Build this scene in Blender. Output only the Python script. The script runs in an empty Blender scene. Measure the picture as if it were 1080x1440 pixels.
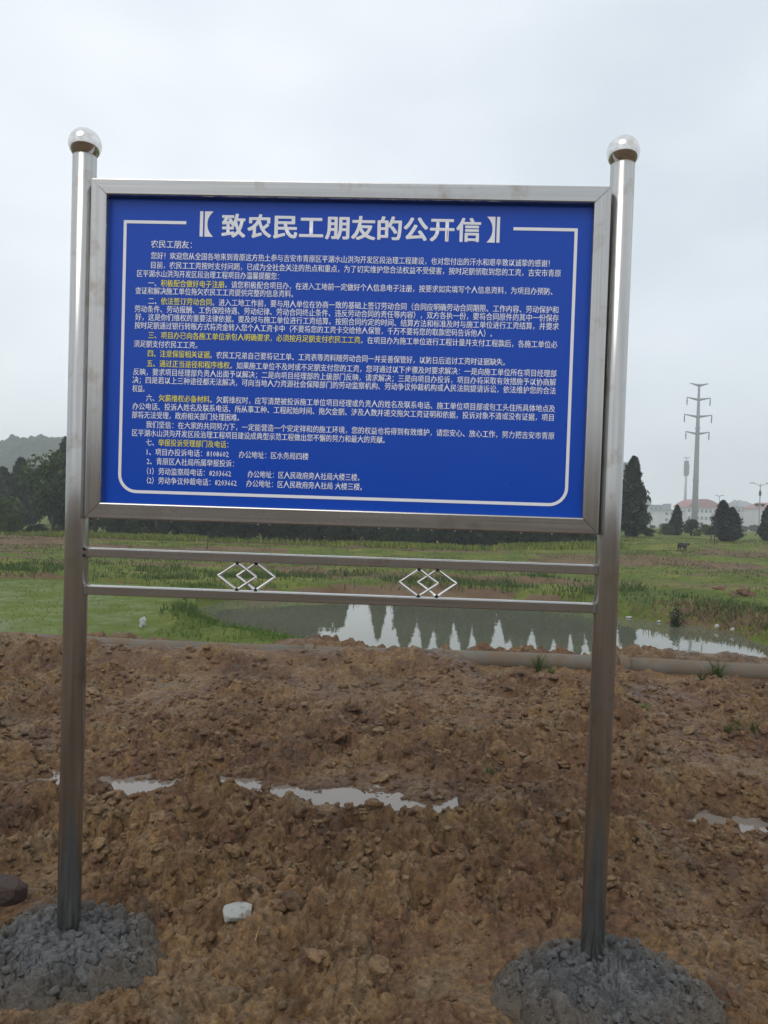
import bpy, bmesh, math, random
import numpy as np
from mathutils import Vector, Matrix, Euler

SC = bpy.context.scene
COL = SC.collection
rng = np.random.default_rng(7)
random.seed(7)

# ------------------------------------------------------------------ camera
F, W0, H0 = 1060.0, 1080.0, 1440.0          # focal length and frame in photo pixels
CAM = np.array([0.2459, -2.6, 1.5759])
YAW, PITCH, ROLL = -0.0368, -0.0075, 0.0319
LEAN = 0.0179                                # the sign tips a degree towards the viewer
fw = np.array([math.sin(YAW)*math.cos(PITCH), math.cos(YAW)*math.cos(PITCH), math.sin(PITCH)])
rt0 = np.array([math.cos(YAW), -math.sin(YAW), 0.0])
up0 = np.cross(rt0, fw)
rt = rt0*math.cos(ROLL) + up0*math.sin(ROLL)
up = -rt0*math.sin(ROLL) + up0*math.cos(ROLL)
cd = bpy.data.cameras.new('camera')
cam = bpy.data.objects.new('camera', cd)
COL.objects.link(cam)
cam.matrix_world = Matrix(((rt[0], up[0], -fw[0], CAM[0]), (rt[1], up[1], -fw[1], CAM[1]),
                           (rt[2], up[2], -fw[2], CAM[2]), (0, 0, 0, 1)))
cd.sensor_fit = 'VERTICAL'
cd.sensor_height = 36.0
cd.lens = 36.0*F/H0
cd.clip_start = 0.05
cd.clip_end = 6000
SC.camera = cam

# ------------------------------------------------------------------ sky, sun, exposure
SUN_EL, SUN_AZ = math.radians(52), math.radians(205)     # behind the viewer's left shoulder, veiled
wd = bpy.data.worlds.new('World')
SC.world = wd
wd.use_nodes = True
nt = wd.node_tree
nt.nodes.clear()
N = nt.nodes.new
sky = N('ShaderNodeTexSky'); sky.sky_type = 'NISHITA'; sky.sun_disc = False
sky.sun_elevation = SUN_EL; sky.sun_rotation = SUN_AZ
sky.air_density = 1.0; sky.dust_density = 4.0
bg1 = N('ShaderNodeBackground'); bg1.inputs[1].default_value = 0.10
nt.links.new(sky.outputs[0], bg1.inputs[0])
tc = N('ShaderNodeTexCoord'); mp = N('ShaderNodeMapping'); mp.inputs['Scale'].default_value = (1.0, 1.0, 2.0); mp.inputs['Location'].default_value = (0.6, 0.0, 0.3)
n1 = N('ShaderNodeTexNoise'); n1.inputs['Scale'].default_value = 1.7; n1.inputs['Detail'].default_value = 3; n1.inputs['Roughness'].default_value = 0.5
nt.links.new(tc.outputs['Generated'], mp.inputs[0]); nt.links.new(mp.outputs[0], n1.inputs['Vector'])
cr = N('ShaderNodeValToRGB')
cr.color_ramp.elements[0].position = 0.28; cr.color_ramp.elements[0].color = (0.60, 0.665, 0.725, 1)
cr.color_ramp.elements[1].position = 0.68; cr.color_ramp.elements[1].color = (0.92, 0.95, 0.985, 1)
nt.links.new(n1.outputs['Fac'], cr.inputs[0])
bg2 = N('ShaderNodeBackground'); bg2.inputs[1].default_value = 1.32
nt.links.new(cr.outputs[0], bg2.inputs[0])
mx = N('ShaderNodeMixShader'); mx.inputs[0].default_value = 0.90      # closed cloud deck over the clear sky
nt.links.new(bg1.outputs[0], mx.inputs[1]); nt.links.new(bg2.outputs[0], mx.inputs[2])
wo = N('ShaderNodeOutputWorld'); nt.links.new(mx.outputs[0], wo.inputs[0])

sd = bpy.data.lights.new('sun', 'SUN'); sd.energy = 0.9; sd.angle = math.radians(35); sd.color = (1.0, 0.97, 0.93)
sun = bpy.data.objects.new('sun', sd); COL.objects.link(sun)
sdir = Vector((math.sin(SUN_AZ)*math.cos(SUN_EL), math.cos(SUN_AZ)*math.cos(SUN_EL), math.sin(SUN_EL)))
sun.rotation_euler = sdir.to_track_quat('Z', 'Y').to_euler()

SC.view_settings.view_transform = 'Standard'
SC.view_settings.look = 'None'
SC.view_settings.exposure = 0.0
SC.view_settings.gamma = 1.0
SC.cycles.use_denoising = True
SC.cycles.max_bounces = 6
SC.cycles.volume_bounces = 2
SC.cycles.sample_clamp_indirect = 4.0

# ------------------------------------------------------------------ pixel helpers (photo pixels, 1080 x 1440)
def ray(x, y):
    return fw + rt*((x-W0/2)/F) - up*((y-H0/2)/F)

def at_depth(x, y, D):
    return CAM + ray(x, y)*D

def at_z(x, y, z):
    r = ray(x, y)
    return CAM + r*((z-CAM[2])/r[2])

cl, sl = math.cos(LEAN), math.sin(LEAN)
def to_local(p):                             # world -> sign frame (rotation about x by LEAN)
    return np.array([p[0], p[1]*cl + p[2]*sl, -p[1]*sl + p[2]*cl])

def on_sign(x, y, ly):                       # photo pixel -> point of the sign's plane local y = ly
    o = to_local(CAM); r = to_local(ray(x, y))
    p = o + r*((ly-o[1])/r[1])
    return p[0], p[2]

# ------------------------------------------------------------------ numpy noise
def _h(ix, iy, s):
    ix = ix.astype(np.int64).astype(np.uint64); iy = iy.astype(np.int64).astype(np.uint64)
    h = ix*np.uint64(374761393) + iy*np.uint64(668265263) + np.uint64(s*1274126177 + 11)
    h = (h ^ (h >> np.uint64(13)))*np.uint64(1274126177)
    h ^= (h >> np.uint64(16)); h = h*np.uint64(2246822519); h ^= (h >> np.uint64(15))
    return (h & np.uint64(0xFFFFFF)).astype(np.float64)/16777216.0

def vnoise(x, y, s=0):
    fx, fy = np.floor(x), np.floor(y)
    u, v = x-fx, y-fy
    u = u*u*u*(u*(u*6-15)+10); v = v*v*v*(v*(v*6-15)+10)
    a = _h(fx, fy, s); b = _h(fx+1, fy, s); c = _h(fx, fy+1, s); d = _h(fx+1, fy+1, s)
    return (a*(1-u)+b*u)*(1-v) + (c*(1-u)+d*u)*v

def fbm(x, y, s=0, o=4, g=0.5):
    t, a, n = 0, 1.0, 0
    for i in range(o):
        t = t + a*vnoise(x*2**i + 17.3*i, y*2**i - 9.1*i, s+i); n += a; a *= g
    return t/n

def clods(x, y, s, dens=0.8):
    """rounded lumps, one per cell: height 0..1 and a random number of the lump that stands highest"""
    fx, fy = np.floor(x), np.floor(y)
    best = np.zeros_like(x); ident = np.full_like(x, 0.5)
    for di in (-1, 0, 1):
        for dj in (-1, 0, 1):
            cx, cy = fx+di, fy+dj
            px = cx + 0.15 + 0.7*_h(cx, cy, s); py = cy + 0.15 + 0.7*_h(cx, cy, s+1)
            r = 0.35 + 0.55*_h(cx, cy, s+2); k = _h(cx, cy, s+3)
            e = 0.65 + 0.7*_h(cx, cy, s+4); a = 6.283*_h(cx, cy, s+5)
            dx, dy = x-px, y-py
            ux = (dx*np.cos(a)+dy*np.sin(a))*e; uy = (-dx*np.sin(a)+dy*np.cos(a))/e
            tx = (_h(cx, cy, s+6)-.5)*1.1; ty = (_h(cx, cy, s+7)-.5)*1.1
            q = 1-(ux*ux+uy*uy)/(r*r)
            h = np.sqrt(np.clip(q, 0, None))*(0.35+0.65*_h(cx, cy, s+8))*r/0.9*(1+tx*ux/r+ty*uy/r)
            h = np.where(k < dens, h, 0)
            m = h > best
            best = np.where(m, h, best); ident = np.where(m, _h(cx, cy, s+9), ident)
    return best, ident

def sstep(a, b, x):
    t = np.clip((x-a)/(b-a), 0, 1)
    return t*t*(3-2*t)

# ------------------------------------------------------------------ object helpers
def prop(o, label=None, cat=None, group=None, kind=None):
    if label: o['label'] = label
    if cat: o['category'] = cat
    if group: o['group'] = group
    if kind: o['kind'] = kind
    return o

def link(name, me, mat=None, parent=None, smooth=False):
    o = bpy.data.objects.new(name, me)
    COL.objects.link(o)
    if mat is not None and me is not None and len(me.materials) == 0:
        me.materials.append(mat)
    if parent is not None: o.parent = parent
    if smooth and me is not None:
        me.polygons.foreach_set('use_smooth', [True]*len(me.polygons))
    return o

def empty(name, loc=(0, 0, 0), rz=0.0):
    o = bpy.data.objects.new(name, None)
    COL.objects.link(o); o.location = loc; o.rotation_euler = (0, 0, rz)
    o.empty_display_size = 0.2
    return o

def np_mesh(name, V, Fc, k):
    """V (n,3), Fc (m,k) arrays -> mesh"""
    me = bpy.data.meshes.new(name)
    V = np.ascontiguousarray(V, dtype=np.float32); Fc = np.ascontiguousarray(Fc, dtype=np.int32)
    me.vertices.add(len(V)); me.vertices.foreach_set('co', V.ravel())
    me.loops.add(Fc.size); me.loops.foreach_set('vertex_index', Fc.ravel())
    me.polygons.add(len(Fc)); me.polygons.foreach_set('loop_start', np.arange(0, Fc.size, k, dtype=np.int32))
    me.update(calc_edges=True); me.validate()
    return me

def attr(me, name, arr):
    a = me.attributes.new(name, 'FLOAT', 'POINT')
    a.data.foreach_set('value', np.ascontiguousarray(arr, dtype=np.float32))

def grid_faces(nr, nc):
    i = np.arange(nr-1)[:, None]*nc + np.arange(nc-1)[None, :]
    return np.stack([i, i+1, i+nc+1, i+nc], -1).reshape(-1, 4)

def box_bm(bm, x0, x1, y0, y1, z0, z1, bev=0.0, seg=2):
    r = bmesh.ops.create_cube(bm, size=1)
    vs = r['verts']
    bmesh.ops.scale(bm, vec=(x1-x0, y1-y0, z1-z0), verts=vs)
    bmesh.ops.translate(bm, vec=((x0+x1)/2, (y0+y1)/2, (z0+z1)/2), verts=vs)
    if bev > 0:
        es = list({e for v in vs for e in v.link_edges})
        bmesh.ops.bevel(bm, geom=es, offset=bev, segments=seg, affect='EDGES', profile=0.5)
    return vs

def bm_mesh(name, bm):
    me = bpy.data.meshes.new(name); bm.to_mesh(me); bm.free(); return me

def tube_mesh(name, pts, radii, seg=12, cap=True):
    """tapered tube along a polyline"""
    pts = [Vector(p) for p in pts]
    V, Fc = [], []
    for i, p in enumerate(pts):
        d = (pts[min(i+1, len(pts)-1)]-pts[max(i-1, 0)]).normalized()
        a = Vector((0, 0, 1)) if abs(d.z) < 0.9 else Vector((1, 0, 0))
        u = d.cross(a).normalized(); v = d.cross(u)
        for k in range(seg):
            t = 2*math.pi*k/seg
            V.append(p + (u*math.cos(t)+v*math.sin(t))*radii[i])
    for i in range(len(pts)-1):
        for k in range(seg):
            a, b = i*seg+k, i*seg+(k+1) % seg
            Fc.append((a, b, b+seg, a+seg))
    if cap:
        Fc.append(tuple(reversed(range(seg)))); Fc.append(tuple(range((len(pts)-1)*seg, len(pts)*seg)))
    me = bpy.data.meshes.new(name); me.from_pydata([tuple(v) for v in V], [], Fc); me.update()
    return me

def join_meshes(name, items):
    bm = bmesh.new()
    for me in items: bm.from_mesh(me)
    return bm_mesh(name, bm)

# ------------------------------------------------------------------ materials
def mat(name, col=(0.5, 0.5, 0.5), rough=0.6, metal=0.0, spec=0.5):
    m = bpy.data.materials.new(name); m.use_nodes = True
    b = m.node_tree.nodes['Principled BSDF']
    b.inputs['Base Color'].default_value = (*col, 1); b.inputs['Roughness'].default_value = rough
    b.inputs['Metallic'].default_value = metal; b.inputs['Specular IOR Level'].default_value = spec
    return m

class NT:
    def __init__(s, m): s.t = m.node_tree; s.b = s.t.nodes['Principled BSDF']
    def n(s, typ, **kw):
        x = s.t.nodes.new(typ)
        for k, v in kw.items(): setattr(x, k, v)
        return x
    def l(s, a, b): s.t.links.new(a, b)
    def pos(s, scale=(1, 1, 1), obj=True):
        c = s.n('ShaderNodeTexCoord'); m = s.n('ShaderNodeMapping'); m.inputs['Scale'].default_value = scale
        if obj: s.l(c.outputs['Object'], m.inputs[0])
        else:
            g = s.n('ShaderNodeNewGeometry'); s.l(g.outputs['Position'], m.inputs[0])
        return m.outputs[0]
    def noise(s, vec, scale, detail=4, rough=0.55):
        x = s.n('ShaderNodeTexNoise'); x.inputs['Scale'].default_value = scale
        x.inputs['Detail'].default_value = detail; x.inputs['Roughness'].default_value = rough
        s.l(vec, x.inputs['Vector']); return x.outputs['Fac']
    def ramp(s, fac, *stops):
        r = s.n('ShaderNodeValToRGB'); e = r.color_ramp.elements
        while len(e) < len(stops): e.new(0.5)
        for q, (p, c) in zip(e, stops):
            q.position = p; q.color = (*c, 1) if len(c) == 3 else c
        s.l(fac, r.inputs[0]); return r.outputs[0]
    def mix(s, fac, a, b, mode='MIX'):
        x = s.n('ShaderNodeMix', data_type='RGBA', blend_type=mode)
        for k, v in ((0, fac), (6, a), (7, b)):
            if isinstance(v, (int, float)): x.inputs[k].default_value = v
            elif isinstance(v, tuple): x.inputs[k].default_value = (*v, 1)
            else: s.l(v, x.inputs[k])
        return x.outputs[2]
    def attr(s, name):
        return s.n('ShaderNodeAttribute', attribute_name=name).outputs['Fac']
    def maths(s, op, a, b=None, clamp=False):
        x = s.n('ShaderNodeMath', operation=op, use_clamp=clamp)
        for k, v in ((0, a), (1, b)):
            if v is None: continue
            if isinstance(v, (int, float)): x.inputs[k].default_value = v
            else: s.l(v, x.inputs[k])
        return x.outputs[0]
    def bump(s, h, strength, dist=0.01):
        x = s.n('ShaderNodeBump'); x.inputs['Strength'].default_value = strength; x.inputs['Distance'].default_value = dist
        s.l(h, x.inputs['Height']); s.l(x.outputs[0], s.b.inputs['Normal'])
    def col(s, c): s.l(c, s.b.inputs['Base Color'])
    def rough(s, c): s.l(c, s.b.inputs['Roughness'])

g3 = lambda v: (v, v, v)

def mud_colour(q, vec):
    """wet clay: brown with ochre, red and grey silt, tint differs from lump to lump"""
    big = q.noise(vec, 0.9, 3); mid = q.noise(vec, 4.5, 4, .6); fine = q.noise(vec, 38, 4, .65)
    base = q.ramp(mid, (0.28, (0.098, 0.055, 0.027)), (0.45, (0.175, 0.102, 0.050)), (0.6, (0.233, 0.135, 0.060)), (0.78, (0.269, 0.177, 0.097)))
    patch = q.ramp(big, (0.36, (0.155, 0.068, 0.032)), (0.5, (0.155, 0.091, 0.043)), (0.64, (0.212, 0.122, 0.041)))
    c = q.mix(0.42, base, patch)
    t = q.attr('tint')
    tc_ = q.ramp(t, (0.0, (0.072, 0.042, 0.022)), (0.22, (0.170, 0.078, 0.041)), (0.45, (0.175, 0.104, 0.051)), (0.62, (0.253, 0.147, 0.056)), (0.82, (0.300, 0.202, 0.110)), (1.0, (0.165, 0.126, 0.074)))
    c = q.mix(0.55, c, tc_)
    f = q.ramp(fine, (0.3, g3(0.48)), (0.7, g3(1.40)))  # crevice shade put into the colour: grain hollows darkened, tops lightened
    c = q.mix(1.0, c, f, 'MULTIPLY')
    return c, fine

def make_mud():
    m = mat('wet_clay', rough=0.7, spec=0.35); q = NT(m)
    vec = q.pos(obj=False)
    c, fine = mud_colour(q, vec)
    wet = q.attr('wet')
    c = q.mix(wet, c, q.mix(1.0, c, (0.62, 0.57, 0.53), 'MULTIPLY'))
    q.col(c)
    rr = q.ramp(q.noise(vec, 9, 3), (0.35, g3(0.48)), (0.65, g3(0.85)))
    q.rough(q.mix(wet, rr, g3(0.28)))
    gr = q.noise(vec, 160, 3, .7)
    q.bump(q.maths('ADD', q.maths('MULTIPLY', fine, 1.0), q.maths('MULTIPLY', gr, 0.5)), 1.0, 0.022)
    return m

M = {}
M['mud'] = make_mud()

def make_field():
    m = mat('field_soil_and_turf', rough=0.85, spec=0.2); q = NT(m)
    vec = q.pos(obj=False)
    soil, fine = mud_colour(q, vec)
    soil = q.mix(0.55, soil, q.ramp(q.noise(vec, 1.2, 4), (0.3, (0.075, 0.052, 0.035)), (0.7, (0.15, 0.115, 0.078))))
    g = q.ramp(q.noise(vec, 0.55, 5, .6), (0.28, (0.062, 0.088, 0.012)), (0.5, (0.108, 0.140, 0.018)), (0.62, (0.165, 0.168, 0.032)), (0.78, (0.20, 0.155, 0.055)))
    g2 = q.ramp(q.noise(vec, 7, 4, .7), (0.3, g3(0.6)), (0.7, g3(1.3)))
    g = q.mix(1.0, g, g2, 'MULTIPLY')
    a = q.attr('grass')
    br = q.maths('ADD', a, q.maths('MULTIPLY', q.maths('SUBTRACT', q.noise(vec, 3.0, 5, .7), 0.5), 0.9))
    f = q.ramp(br, (0.42, g3(0)), (0.58, g3(1)))
    q.col(q.mix(f, soil, g))
    q.bump(q.noise(vec, 14, 5, .7), 0.8, 0.08)
    return m
M['field'] = make_field()

def make_steel(name, base=(0.44, 0.435, 0.42), rough=0.2, axis='z', streak=0.10, metal=0.90):
    m = mat(name, base, rough, metal); q = NT(m)
    sc = {'z': (90, 90, 1.2), 'x': (1.2, 90, 90), None: (20, 20, 20)}[axis]
    v = q.pos(sc); n = q.noise(v, 1.0, 5, .6)
    sp = q.noise(q.pos((9, 9, 9)), 1.0, 5, .6)
    q.rough(q.maths('ADD', q.maths('MULTIPLY', n, streak), q.maths('ADD', q.maths('MULTIPLY', sp, 0.12), rough-0.10)))
    c = q.ramp(n, (0.3, tuple(x*0.86 for x in base)), (0.7, tuple(min(1, x*1.08) for x in base)))
    dirt = q.ramp(sp, (0.56, g3(1)), (0.74, (0.74, 0.68, 0.60)))
    q.col(q.mix(1.0, c, dirt, 'MULTIPLY'))
    q.bump(q.maths('ADD', n, q.maths('MULTIPLY', q.noise(q.pos((3, 3, 3)), 1.0, 2), 2.0)), 0.06, 0.004)
    return m
M['post'] = make_steel('brushed_post_steel', rough=0.2, axis='z')
M['bar_x'] = make_steel('brushed_frame_steel', rough=0.22, axis='x')
M['bar_z'] = make_steel('brushed_frame_steel_upright', rough=0.22, axis='z')
M['ball'] = make_steel('polished_ball_steel', (0.70, 0.69, 0.67), rough=0.12, axis=None, streak=0.05, metal=1.0)
M['rod'] = make_steel('bright_rod_steel', (0.78, 0.77, 0.74), rough=0.2, axis=None, streak=0.05)
M['screw'] = mat('dark_screw', (0.02, 0.02, 0.02), 0.5, 0.6)
M['weld'] = mat('weld_bead', (0.22, 0.21, 0.20), 0.5, 0.9)

def make_panel():
    m = mat('blue_print_film', (0.003, 0.040, 0.42), 0.28, 0.0, 0.3); q = NT(m)
    v = q.pos()
    q.col(q.ramp(q.noise(v, 1.3, 3), (0.3, (0.002, 0.058, 0.43)), (0.7, (0.002, 0.064, 0.46))))
    q.rough(q.ramp(q.noise(v, 6, 4), (0.3, g3(0.27)), (0.7, g3(0.33))))
    return m
M['panel'] = make_panel()
M['white'] = mat('white_print', (0.82, 0.83, 0.86), 0.32)
M['text'] = mat('white_small_print', (0.74, 0.77, 0.84), 0.32)
M['yellow'] = mat('yellow_print', (0.76, 0.70, 0.05), 0.32)
M['backing'] = make_steel('back_sheet_steel', (0.5, 0.5, 0.5), 0.35, None)

def make_concrete():
    m = mat('wet_concrete', rough=0.6, spec=0.45); q = NT(m)
    v = q.pos(obj=False)
    c = q.ramp(q.noise(v, 7, 5, .65), (0.28, (0.060, 0.063, 0.064)), (0.5, (0.112, 0.116, 0.116)), (0.75, (0.185, 0.188, 0.186)))
    f = q.noise(v, 85, 4, .7)
    c = q.mix(1.0, c, q.ramp(f, (0.3, g3(0.62)), (0.7, g3(1.3))), 'MULTIPLY')
    brown = q.ramp(q.attr('rim'), (0.45, g3(0)), (1.0, g3(0.75)))
    q.col(q.mix(brown, c, (0.13, 0.095, 0.06)))
    q.rough(q.ramp(q.noise(v, 20, 4), (0.3, g3(0.35)), (0.7, g3(0.8))))
    q.bump(q.maths('ADD', f, q.maths('MULTIPLY', q.noise(v, 240, 2, .6), 0.4)), 1.0, 0.016)
    return m
M['concrete'] = make_concrete()

def make_water(name, base, rough=0.03, ripple=0.03, scale=2.2, dist=0.02, stretch=(1, 1, 1)):
    m = mat(name, base, rough, 0.0, 0.5); q = NT(m)
    q.b.inputs['IOR'].default_value = 1.40
    v = q.pos(stretch, obj=False)
    c = q.ramp(q.noise(v, 0.25, 3), (0.3, tuple(x*0.85 for x in base)), (0.7, tuple(x*1.15 for x in base)))
    q.col(c)
    q.bump(q.noise(v, scale, 3, .5), ripple, dist)
    return m
M['pond'] = make_water('murky_pond_water', (0.108, 0.112, 0.076), 0.02, 0.10, 1.6, 0.02)
M['puddle'] = make_water('puddle_water', (0.175, 0.150, 0.128), 0.04, 0.05, 8, 0.004)

def make_paddy():
    m = mat('green_paddy_film', (0.07, 0.10, 0.022), 0.6, 0, 0.05); q = NT(m)
    v = q.pos(obj=False)
    q.col(q.ramp(q.noise(v, 0.5, 5, .65), (0.3, (0.072, 0.102, 0.012)), (0.55, (0.092, 0.124, 0.014)), (0.75, (0.112, 0.138, 0.024))))
    q.rough(q.ramp(q.noise(v, 1.5, 4), (0.35, g3(0.35)), (0.65, g3(0.7))))
    q.bump(q.noise(v, 9, 4, .6), 0.35, 0.02)
    return m
M['paddy'] = make_paddy()

def make_leaf(name, a, b, c=None, trans=0.25):
    m = mat(name, a, 0.65, 0, 0.25); q = NT(m)
    g = q.n('ShaderNodeNewGeometry').outputs['Random Per Island']
    oi = q.n('ShaderNodeObjectInfo').outputs['Random']
    col = q.ramp(g, (0.0, a), (0.6, b), (1.0, c or b))
    sh = q.ramp(oi, (0.0, g3(0.82)), (1.0, g3(1.15)))
    col = q.mix(1.0, col, sh, 'MULTIPLY')
    q.col(col)
    if trans:
        tr = q.n('ShaderNodeBsdfTranslucent'); q.l(col, tr.inputs[0])
        ms = q.n('ShaderNodeMixShader'); ms.inputs[0].default_value = trans
        out = m.node_tree.nodes['Material Output']
        q.l(q.b.outputs[0], ms.inputs[1]); q.l(tr.outputs[0], ms.inputs[2]); q.l(ms.outputs[0], out.inputs[0])
    return m
M['cypress'] = make_leaf('cypress_foliage', (0.014, 0.026, 0.016), (0.026, 0.046, 0.026), (0.040, 0.062, 0.032), 0.1)
M['purple_cypress'] = make_leaf('dull_cypress_foliage', (0.020, 0.026, 0.022), (0.036, 0.044, 0.034), (0.05, 0.055, 0.045), 0.1)
M['broad'] = make_leaf('broad_foliage', (0.030, 0.058, 0.018), (0.055, 0.092, 0.026), (0.085, 0.125, 0.035))
M['dark_broad'] = make_leaf('dark_broad_foliage', (0.018, 0.034, 0.015), (0.032, 0.054, 0.022), (0.05, 0.075, 0.03))
M['shrub'] = make_leaf('shrub_foliage', (0.04, 0.075, 0.02), (0.075, 0.12, 0.03), (0.13, 0.17, 0.035))
M['grass'] = make_leaf('grass_blades', (0.035, 0.065, 0.014), (0.06, 0.105, 0.022), (0.10, 0.13, 0.035))
M['spit_grass'] = make_leaf('fresh_grass_blades', (0.055, 0.10, 0.016), (0.085, 0.15, 0.022), (0.13, 0.185, 0.035))
M['field_grass'] = make_leaf('field_grass_blades', (0.045, 0.058, 0.014), (0.09, 0.105, 0.026), (0.17, 0.145, 0.055))
M['dry_grass'] = make_leaf('dry_grass_blades', (0.10, 0.065, 0.032), (0.18, 0.115, 0.055), (0.25, 0.18, 0.09))
M['flower'] = make_leaf('rapeseed_bloom', (0.08, 0.13, 0.025), (0.15, 0.19, 0.03), (0.27, 0.27, 0.035))
M['seedling'] = make_leaf('seedling_blades', (0.07, 0.115, 0.014), (0.10, 0.145, 0.018), (0.13, 0.17, 0.026))

def make_bark():
    m = mat('bark', (0.06, 0.05, 0.04), 0.9); q = NT(m)
    q.col(q.ramp(q.noise(q.pos((8, 8, 1.5)), 1.0, 4), (0.3, (0.035, 0.03, 0.024)), (0.7, (0.10, 0.085, 0.068))))
    return m
M['bark'] = make_bark()

def make_plaster(name, c):
    m = mat(name, c, 0.85); q = NT(m)
    q.col(q.ramp(q.noise(q.pos((0.3, 0.3, 0.1)), 1.0, 5), (0.3, tuple(x*0.8 for x in c)), (0.7, c)))
    return m
M['white_wall'] = make_plaster('pale_plaster', (0.62, 0.61, 0.60))
M['pink_wall'] = make_plaster('pink_plaster', (0.56, 0.50, 0.49))
M['blue_wall'] = make_plaster('grey_blue_plaster', (0.44, 0.48, 0.52))
M['red_roof'] = make_plaster('red_roof_tile', (0.34, 0.13, 0.12))
M['grey_roof'] = make_plaster('grey_roof_sheet', (0.26, 0.27, 0.29))
M['glass'] = mat('dark_window_glass', (0.06, 0.075, 0.09), 0.15)
M['pylon'] = make_plaster('galvanised_steel', (0.20, 0.205, 0.21))
M['insulator'] = mat('brown_insulator', (0.09, 0.075, 0.07), 0.4)
M['tower'] = make_plaster('pale_painted_steel', (0.45, 0.46, 0.48))
M['lamp_metal'] = mat('lamp_metal', (0.30, 0.31, 0.33), 0.5, 0.3)
M['lamp_dark'] = mat('dark_lamp_metal', (0.07, 0.04, 0.045), 0.5, 0.2)
M['stake'] = mat('weathered_stake', (0.055, 0.05, 0.045), 0.9)

def make_pipe():
    m = mat('old_concrete_pipe', rough=0.8); q = NT(m)
    v = q.pos(obj=False)
    c = q.ramp(q.noise(v, 3, 5, .6), (0.3, (0.085, 0.075, 0.060)), (0.7, (0.165, 0.152, 0.128)))
    s = q.ramp(q.noise(v, 6, 4, .6), (0.38, g3(0)), (0.56, g3(1)))
    q.col(q.mix(s, c, (0.125, 0.086, 0.052)))
    q.bump(q.noise(v, 60, 4), 0.4, 0.01)
    return m
M['pipe'] = make_pipe()

def make_hill():
    m = mat('wooded_hill', rough=0.95, spec=0.1); q = NT(m)
    v = q.pos(obj=False)
    q.col(q.ramp(q.noise(v, 0.16, 6, .7), (0.3, (0.026, 0.040, 0.024)), (0.55, (0.050, 0.068, 0.038)), (0.75, (0.085, 0.095, 0.055))))
    q.bump(q.noise(v, 0.3, 5, .7), 1.0, 2.0)
    return m
M['hill'] = make_hill()
M['tile'] = None

# ------------------------------------------------------------------ terrain
WATER, PADDY = -1.165, -0.95
CX = CAM[0]

def on_water(pts, z):
    return np.array([at_z(x, y, z)[:2] for x, y in pts])

POND = np.vstack([on_water([(268, 862), (285, 851), (330, 844), (420, 838), (560, 837), (700, 842), (800, 852), (870, 867),
                            (925, 875), (990, 881), (1040, 893), (1085, 906), (1130, 925)], WATER),
                  np.array([[8.5, 10.0], [5.5, 9.1], [2.0, 9.0], [-0.2, 9.2]]),
                  on_water([(520, 925), (488, 914), (430, 902), (370, 893), (322, 884), (290, 873)], WATER)])
PADP = np.vstack([on_water([(-160, 812), (60, 813), (200, 822), (262, 836), (255, 850), (225, 864), (240, 880), (225, 893), (150, 905)], PADDY),
                  np.array([[-4.2, 8.4], [-9.0, 8.0], [-16.0, 9.0]])])

def poly_sd(P, x, y):
    """signed distance to a polygon, negative inside"""
    d2 = np.full(x.shape, 1e18); ins = np.zeros(x.shape, bool)
    n = len(P)
    for i in range(n):
        ax, ay = P[i]; bx, by = P[(i+1) % n]
        ex, ey = bx-ax, by-ay
        t = np.clip(((x-ax)*ex + (y-ay)*ey)/(ex*ex+ey*ey+1e-12), 0, 1)
        d2 = np.minimum(d2, (x-ax-t*ex)**2 + (y-ay-t*ey)**2)
        c = ((ay > y) != (by > y)) & (x < ex*(y-ay)/(ey if abs(ey) > 1e-9 else 1e-9) + ax)
        ins ^= c
    return np.where(ins, -1, 1)*np.sqrt(d2)

RUT = lambda x: 1.47 - 0.045*x

def mud_base(x, y):
    """smooth shape of the churned plot round the sign"""
    z = 0.0*x
    z = z + 0.035*(fbm(x*0.9, y*0.9, 40, 3)-0.5)*2
    r = y - RUT(x) - 0.10*(fbm(x*1.5, y*0+3, 51, 3)-0.5)*2
    dips = 0.0*x
    for c_, w_ in ((-1.68, .18), (-1.12, .14), (-.80, .13), (-.40, .08), (-.06, .07), (.60, .07), (1.36, .08), (1.98, .20), (2.6, .3)):
        dips = np.maximum(dips, np.exp(-((x-c_)/w_)**2))
    z = z + 0.065*np.exp(-((r+0.42)/0.24)**2) - (0.035+0.105*dips)*np.exp(-(r/0.15)**2)
    z = z + (0.015+0.035*sstep(-1, 1, x))*sstep(1.9, 4.2, y)
    bare = sstep(0.75, 1.05, x)*(1-0.75*np.exp(-((x-2.28)/.12)**2))       # where the pipe lies open
    cover = np.exp(-((x-0.35)/0.42)**2)
    berm = np.exp(-((y-4.66-0.14*(fbm(x*0.7, 0*x, 61, 3)-0.5)*2)/0.34)**2)
    z = z + berm*((0.078 + 0.085*sstep(.2, -.4, x) + 0.10*cover + 0.07*(fbm(x*0.9+5, y*0.3, 62, 3)-.5))*(1-bare) - 0.060*bare)
    heap = np.exp(-((y-5.5)/0.26)**2)*(0.095*sstep(2.25, 2.7, x) + 0.10*np.exp(-((x+0.75)/.55)**2))
    z = z + heap*(0.6+0.8*fbm(x*1.4, y, 64, 3))
    back = sstep(5.45, 7.7, y)
    z = z - back*1.45
    z = z + 2.3*sstep(-5.5, -10.5, y)                # spoil bank behind the viewer
    return z

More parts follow.
